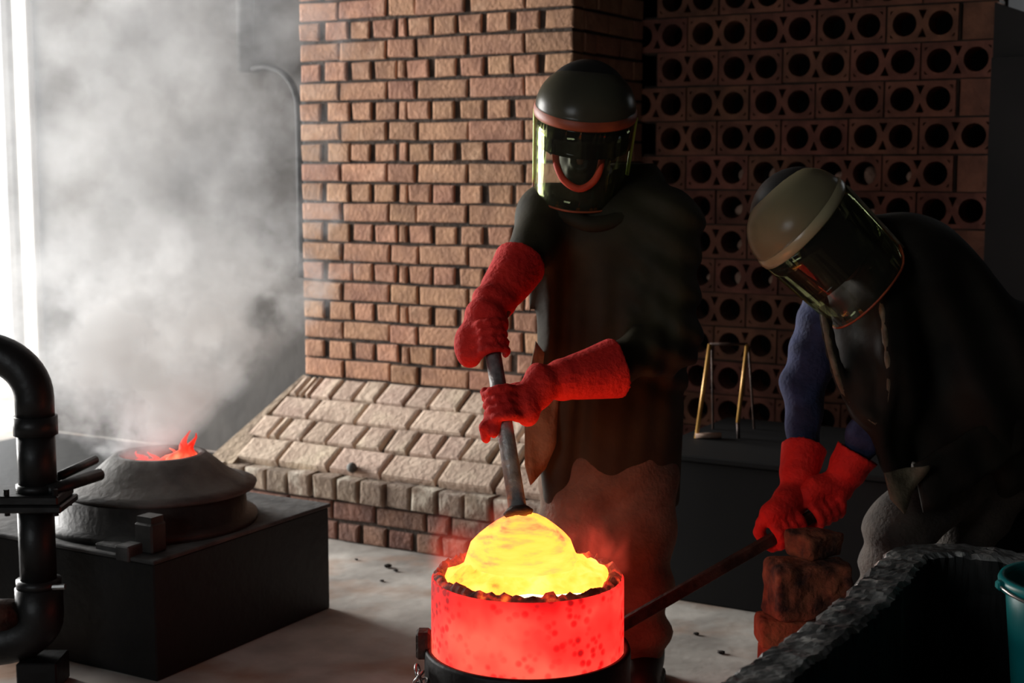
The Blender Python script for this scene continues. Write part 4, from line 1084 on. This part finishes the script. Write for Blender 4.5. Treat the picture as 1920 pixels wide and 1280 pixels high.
# ================================================================== right foreground
# stone trough: rough thick walls, room aligned
TZ = 0.55; TB = 0.27
trough = tag(empty('stone_trough', W(3.1, 1.9, 0), ROOM_RZ), 'dark rough stone trough with thick worn walls, at lower right', 'trough')
def trough_wall(path, wid, z0, z1, name, m_top, m_side, seed):
    """wall along a path in room coordinates, subdivided and roughened; top face gets a paler tone for the light on it"""
    rs = random.Random(seed); bm = bmesh.new(); n = len(path); rows = []
    NZ, NW = 14, 9
    top_idx = []
    for i, (u, v) in enumerate(path):
        a = Vector(path[max(i - 1, 0)]); b = Vector(path[min(i + 1, n - 1)]); t = (b - a).normalized(); nn = Vector((t.y, -t.x))
        row = []
        for k in range(NZ + 1): row.append((nn * wid / 2, z0 + (z1 - 0.010 - z0) * k / NZ))
        for k in range(NW): row.append((nn * wid / 2 * (0.80 - 1.6 * k / (NW - 1)), z1))
        for k in range(NZ + 1): row.append((-nn * wid / 2, z1 - 0.010 - (z1 - 0.010 - z0) * k / NZ))
        out = []
        for j, (o, z) in enumerate(row):
            p = W(u + o.x, v + o.y, z)
            k = 0.005
            nz = math.sin(u * 31 + z * 40) * math.sin(v * 37 + z * 13 + 1) + 0.6 * math.sin(u * 83 + v * 71) + rs.uniform(-.35, .35)
            p += Vector((rs.uniform(-1, 1) * k * .35, rs.uniform(-1, 1) * k * .35, 0)) + VX * 0.004 * nz
            if NZ < j <= NZ + NW: p.z += 0.0045 * nz + rs.uniform(-1, 1) * 0.0015
            if j in (NZ, NZ + NW + 1): p.z += 0.005 * nz; p += Vector((rs.uniform(-1, 1), rs.uniform(-1, 1), 0)) * 0.004
            out.append(bm.verts.new(p))
        rows.append(out)
    for a, b in zip(rows[:-1], rows[1:]):
        for j in range(len(a) - 1):
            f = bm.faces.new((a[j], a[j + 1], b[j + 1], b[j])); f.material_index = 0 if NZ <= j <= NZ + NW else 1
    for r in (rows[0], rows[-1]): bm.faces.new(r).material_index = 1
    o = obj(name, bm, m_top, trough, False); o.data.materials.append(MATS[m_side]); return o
pth = [(2.447, 2.9 - 0.012 * i) for i in range(146)]
pth = [(2.447 + 0.012 * math.sin(v * 5), v) for (u, v) in pth]
e = pth[-1]
for i in range(1, 12):                                         # rounded corner
    a = PI / 2 * i / 11; pth.append((e[0] + 0.12 * (1 - math.cos(a)), e[1] - 0.12 * math.sin(a)))
e = pth[-1]
for i in range(1, 115): pth.append((e[0] + 0.012 * i, e[1] + 0.004 * math.sin(i * 0.5)))
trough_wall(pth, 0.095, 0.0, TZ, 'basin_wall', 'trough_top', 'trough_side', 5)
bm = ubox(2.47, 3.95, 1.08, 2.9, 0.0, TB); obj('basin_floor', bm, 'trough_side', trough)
# teal bucket standing in the trough
BX = at(1878, 1085, 2.85); bc = Vector((BX.x + 0.150, 2.85, TB))
bk = tag(empty('bucket', bc), 'teal plastic bucket standing in the stone trough', 'bucket')
RT = 0.142; HT = BX.z - TB
bm = lathe_bm([(0.0, TB), (0.105, TB), (0.108, TB + 0.01), (RT - 0.006, TB + HT - 0.015), (RT - 0.009, TB + HT - 0.01), (0.103, TB + 0.015), (0.0, TB + 0.012)], 56, bc.x, bc.y)
obj('pail', bm, 'bucket_teal', bk, True)
bm = lathe_bm([(RT - 0.008, TB + HT), (RT + 0.004, TB + HT), (RT + 0.008, TB + HT - 0.008), (RT + 0.006, TB + HT - 0.026), (RT, TB + HT - 0.028), (RT - 0.008, TB + HT - 0.01)], 56, bc.x, bc.y, closed=True)
obj('rim', bm, 'bucket_teal', bk, True)
obj('handle_lug', box_bm((bc.x - RT - 0.018, bc.y - 0.012, TB + HT - 0.022), (bc.x - RT - 0.002, bc.y + 0.012, TB + HT - 0.004), 0.004), 'bucket_teal', bk)
hp = [bc + Vector((math.cos(a) * (RT + 0.012), math.sin(a) * 0.02 + 0.04 * math.sin(a), HT - 0.012 - 0.10 * math.sin(a))) for a in [PI - PI * i / 20 for i in range(21)]]
hp = [bc + Vector((math.cos(a) * (RT + 0.012), -math.sin(a) * (RT + 0.012), HT - 0.012 - 0.02 * math.sin(a))) for a in [PI - PI * i / 20 for i in range(21)]]
obj('handle', tube_bm(hp, 0.0035, 8), 'chain_steel', bk, True)

# stack of loose bricks beside the trough
def rough_brick(name, c, size, rz, m, seed, amp, label, tilt_=0.0):
    c = Vector(c); R = Matrix.Rotation(rz, 3, 'Z') @ Matrix.Rotation(tilt_, 3, 'Y'); Ri = np.array(R.inverted(), np.float32)
    sx, sy, sz = size[0] / 2 - 0.012, size[1] / 2 - 0.012, size[2] / 2 - 0.012
    def fn(P):
        p = (P - np.array(c, np.float32)) @ Ri.T
        q = np.abs(p) - np.array((sx, sy, sz), np.float32)
        d = np.sqrt((np.maximum(q, 0) ** 2).sum(-1)) + np.minimum(q.max(-1), 0) - 0.012
        return (d + amp * wobble(P, 45, seed) + amp * 0.6 * wobble(P, 110, seed + 1)) * 0.8
    L = max(size) * 0.75
    o = sdf_obj(name, fn, [c.x - L, c.y - L, c.z - size[2] * 0.5 - 0.03], [c.x + L, c.y + L, c.z + size[2] * 0.5 + 0.04], 0.006, m, None)
    return tag(o, label, 'brick', 'loose bricks stacked beside the trough')
sc_ = at(1500, 1150, 3.55)
zb = [0.0]
def stack(px, Y, size, rz, m, seed, amp, label):
    z0 = zb[0]; x = at(px, 1150, Y).x
    o = rough_brick('loose_brick', (x, Y, z0 + size[2] / 2), size, rz, m, seed, amp, label); zb[0] = z0 + size[2] + 0.001
stack(1520, 3.58, (0.215, 0.11, 0.078), 0.15, 'loose_brick', 101, 0.002, 'orange brick on the floor, bottom of the stack by the trough')
stack(1512, 3.58, (0.215, 0.11, 0.078), -0.10, 'loose_brick', 102, 0.002, 'orange brick second from the bottom of the stack')
stack(1508, 3.58, (0.21, 0.11, 0.070), 0.12, 'loose_brick', 103, 0.003, 'orange brick with a broken corner, third up in the stack')
stack(1500, 3.57, (0.215, 0.11, 0.070), 0.0, 'loose_brick', 104, 0.002, 'clean orange brick lying flat, directly under the charred brick')
stack(1512, 3.58, (0.20, 0.12, 0.135), 0.2, 'charred_brick', 105, 0.009, 'big charred crumbly brick on top of the stack')
z0 = zb[0]
rough_brick('loose_brick', (at(1530, 1000, 3.62).x, 3.64, z0 + 0.03), (0.12, 0.10, 0.065), 0.6, 'charred_brick', 107, 0.010, 'small broken brick lump topping the charred brick below the gloves')

# black steel bench behind the workers and the brass-coloured frame standing on it
bench = tag(empty('steel_bench', W(1.75, -0.30, 0), ROOM_RZ), 'low soot-black steel bench in the shadow before the perforated wall', 'bench')
BZ = 0.49
obj('bench_box', box_bm((-0.45, -0.36, 0.0), (0.62, 0.36, BZ - 0.02), 0.005), 'bench_black', bench, world=False)
obj('bench_top', box_bm((-0.465, -0.375, BZ - 0.02), (0.635, 0.375, BZ), 0.004), 'bench_black', bench, world=False)
YF = 4.98
fr = tag(empty('metal_frame', (at(1345, 805, YF).x, YF, BZ)), 'slender brass-coloured metal frame standing against the perforated wall', 'frame')
def bar(a, b, w=0.007, m='yellow_metal', name='upright'):
    obj(name, tube_bm([a, b], w, 8), m, fr, True)
def fz(p): p = Vector(p); return p
a1, a2 = at(1331, 645, YF), at(1306, 797, YF - 0.02); b1, b2 = at(1401, 645, YF), at(1384, 775, YF - 0.02)
bar(a1, Vector((a2.x, a2.y, BZ))); bar(b1, Vector((b2.x, b2.y, BZ + 0.055))); bar(Vector((b2.x, b2.y, BZ + 0.055)), Vector((b2.x + 0.003, b2.y, BZ)), 0.006, 'rust_bar', 'foot')
bar(a1, b1, 0.005, 'rust_bar', 'top_rail'); bar(Vector((a2.x - 0.004, a2.y, BZ + 0.010)), Vector((a2.x + 0.085, a2.y, BZ + 0.010)), 0.010, 'pale_tan', 'bottom_rail')
bar(at(1404, 650, YF), Vector((at(1430, 740, YF).x, YF + 0.16, BZ)), 0.004, 'rust_bar', 'rear_leg'); bar(at(1335, 650, YF), Vector((at(1350, 740, YF).x, YF + 0.16, BZ)), 0.004, 'rust_bar', 'rear_leg')

# ================================================================== smoke and glowing fumes (volumes)
def vol_nodes(name):
    m = bpy.data.materials.new(name); m.use_nodes = True; nt = m.node_tree
    for n in list(nt.nodes):
        if n.type != 'OUTPUT_MATERIAL': nt.nodes.remove(n)
    MATS[name] = m
    return m, nt, nt.nodes, nt.links
def math_node(N, L, op, a, b=None, clamp=False):
    n = N.new('ShaderNodeMath'); n.operation = op; n.use_clamp = clamp
    for i, v in enumerate((a, b)):
        if v is None: continue
        if hasattr(v, 'is_output'): L.new(v, n.inputs[i])
        else: n.inputs[i].default_value = v
    return n.outputs[0]
def map_range(N, L, v, a, b, c, d, smooth=True):
    n = N.new('ShaderNodeMapRange'); n.interpolation_type = 'SMOOTHSTEP' if smooth else 'LINEAR'
    L.new(v, n.inputs[0])
    for i, x in enumerate((a, b, c, d)): n.inputs[1 + i].default_value = x
    return n.outputs[0]
SM_O = W(0.163, 1.128, FZ + 0.16)
def smoke():
    m, nt, N, L = vol_nodes('smoke')
    tc = N.new('ShaderNodeTexCoord'); sp = N.new('ShaderNodeSeparateXYZ'); L.new(tc.outputs['Object'], sp.inputs[0])
    x, y, z = sp.outputs                          # relative to the mouth of the furnace lid
    n1 = N.new('ShaderNodeTexNoise'); n1.inputs['Scale'].default_value = 4.6; n1.inputs['Detail'].default_value = 4; n1.inputs['Roughness'].default_value = 0.6
    L.new(tc.outputs['Object'], n1.inputs['Vector'])
    # plume widening upward and drifting back
    zc = math_node(N, L, 'MAXIMUM', z, 0.0)
    axy = math_node(N, L, 'MULTIPLY', zc, 0.30)
    dx = math_node(N, L, 'ADD', x, math_node(N, L, 'ADD', math_node(N, L, 'MULTIPLY', zc, -0.05), 0.05)); dy = math_node(N, L, 'SUBTRACT', y, axy)
    r = math_node(N, L, 'SQRT', math_node(N, L, 'ADD', math_node(N, L, 'MULTIPLY', dx, dx), math_node(N, L, 'MULTIPLY', dy, dy)))
    rad = math_node(N, L, 'ADD', math_node(N, L, 'MULTIPLY', zc, 1.15), 0.10)
    rad = math_node(N, L, 'MINIMUM', rad, 0.46)
    rn = math_node(N, L, 'DIVIDE', r, rad)
    nn = math_node(N, L, 'MULTIPLY', math_node(N, L, 'SUBTRACT', n1.outputs['Fac'], 0.5), 4.2)
    rn2 = math_node(N, L, 'SUBTRACT', rn, nn)
    core = map_range(N, L, rn2, 0.62, 0.95, 1.0, 0.0)
    hi = map_range(N, L, z, 0.18, 0.85, 1.0, 0.10)
    lowcut = map_range(N, L, math_node(N, L, 'SUBTRACT', z, math_node(N, L, 'MULTIPLY', x, 0.9)), -0.02, 0.10, 0.0, 1.0)
    plume = math_node(N, L, 'MULTIPLY', core, math_node(N, L, 'MULTIPLY', hi, lowcut))
    plume = math_node(N, L, 'MULTIPLY', plume, map_range(N, L, n1.outputs['Fac'], 0.38, 0.60, 1.4, 4.6))
    # thin haze hanging along the wall, thicker towards the doorway
    hz = map_range(N, L, x, -1.2, 0.52, 1.0, 0.0, False)
    hz = math_node(N, L, 'MULTIPLY', hz, hz)
    hz = math_node(N, L, 'MULTIPLY', hz, map_range(N, L, n1.outputs['Fac'], 0.38, 0.62, 0.15, 1.7))
    hz = math_node(N, L, 'MULTIPLY', hz, map_range(N, L, z, -0.1, 0.4, 0.1, 1.0))
    haze = math_node(N, L, 'MULTIPLY', hz, 0.42)
    den = math_node(N, L, 'ADD', plume, haze)
    pv = N.new('ShaderNodeVolumeScatter')
    pv.inputs['Color'].default_value = (0.95, 0.97, 1.0, 1); pv.inputs['Anisotropy'].default_value = 0.3
    L.new(den, pv.inputs['Density'])
    L.new(pv.outputs[0], N['Material Output'].inputs['Volume'])
    m.cycles.volume_step_rate = 0.75
    bm = bmesh.new(); add_box(bm, (-1.45, -0.45, -0.02), (0.62, 1.55, 1.75))
    o = obj('smoke', bm, 'smoke', world=False); o.location = SM_O
    tag(o, 'grey smoke billowing up from the furnace mouth', 'smoke', kind='stuff')
smoke()
def fumes():
    m, nt, N, L = vol_nodes('fumes')
    tc = N.new('ShaderNodeTexCoord'); sp = N.new('ShaderNodeSeparateXYZ'); L.new(tc.outputs['Object'], sp.inputs[0])
    x, y, z = sp.outputs
    n1 = N.new('ShaderNodeTexNoise'); n1.inputs['Scale'].default_value = 13; n1.inputs['Detail'].default_value = 5; n1.inputs['Distortion'].default_value = 0.8
    mp = N.new('ShaderNodeMapping'); mp.inputs['Scale'].default_value = (1, 1, 0.6); L.new(tc.outputs['Object'], mp.inputs['Vector']); L.new(mp.outputs[0], n1.inputs['Vector'])
    r = math_node(N, L, 'SQRT', math_node(N, L, 'ADD', math_node(N, L, 'MULTIPLY', x, x), math_node(N, L, 'MULTIPLY', y, y)))
    ring = math_node(N, L, 'MULTIPLY', map_range(N, L, r, 0.11, 0.17, 0.0, 1.0), map_range(N, L, r, 0.20, 0.25, 1.0, 0.0))
    zz = map_range(N, L, z, 0.02, 0.17, 1.0, 0.0)
    th = map_range(N, L, z, 0.0, 0.18, 0.46, 0.56, False)
    pf = math_node(N, L, 'MULTIPLY', math_node(N, L, 'SUBTRACT', n1.outputs['Fac'], th), 6.0, True)
    den = math_node(N, L, 'MULTIPLY', math_node(N, L, 'MULTIPLY', pf, ring), zz)
    back = map_range(N, L, y, -0.12, 0.02, 0.05, 1.0)
    den = math_node(N, L, 'MULTIPLY', den, back)
    em = N.new('ShaderNodeEmission'); em.inputs[0].default_value = (1.0, 0.09, 0.05, 1)
    L.new(math_node(N, L, 'MULTIPLY', den, 5.0), em.inputs['Strength'])
    L.new(em.outputs[0], N['Material Output'].inputs['Volume'])
    m.cycles.volume_step_rate = 0.35
    bm = lathe_bm([(0, 0), (0.26, 0), (0.26, 0.19), (0, 0.19)], 24)
    o = obj('glowing_fumes', bm, 'fumes', world=False); o.location = (CX, CY, RIM + 0.012)
    tag(o, 'wisps of red glowing fumes rising behind the crucible rim', 'fumes', kind='stuff')
fumes()
scene.cycles.volume_max_steps = 256
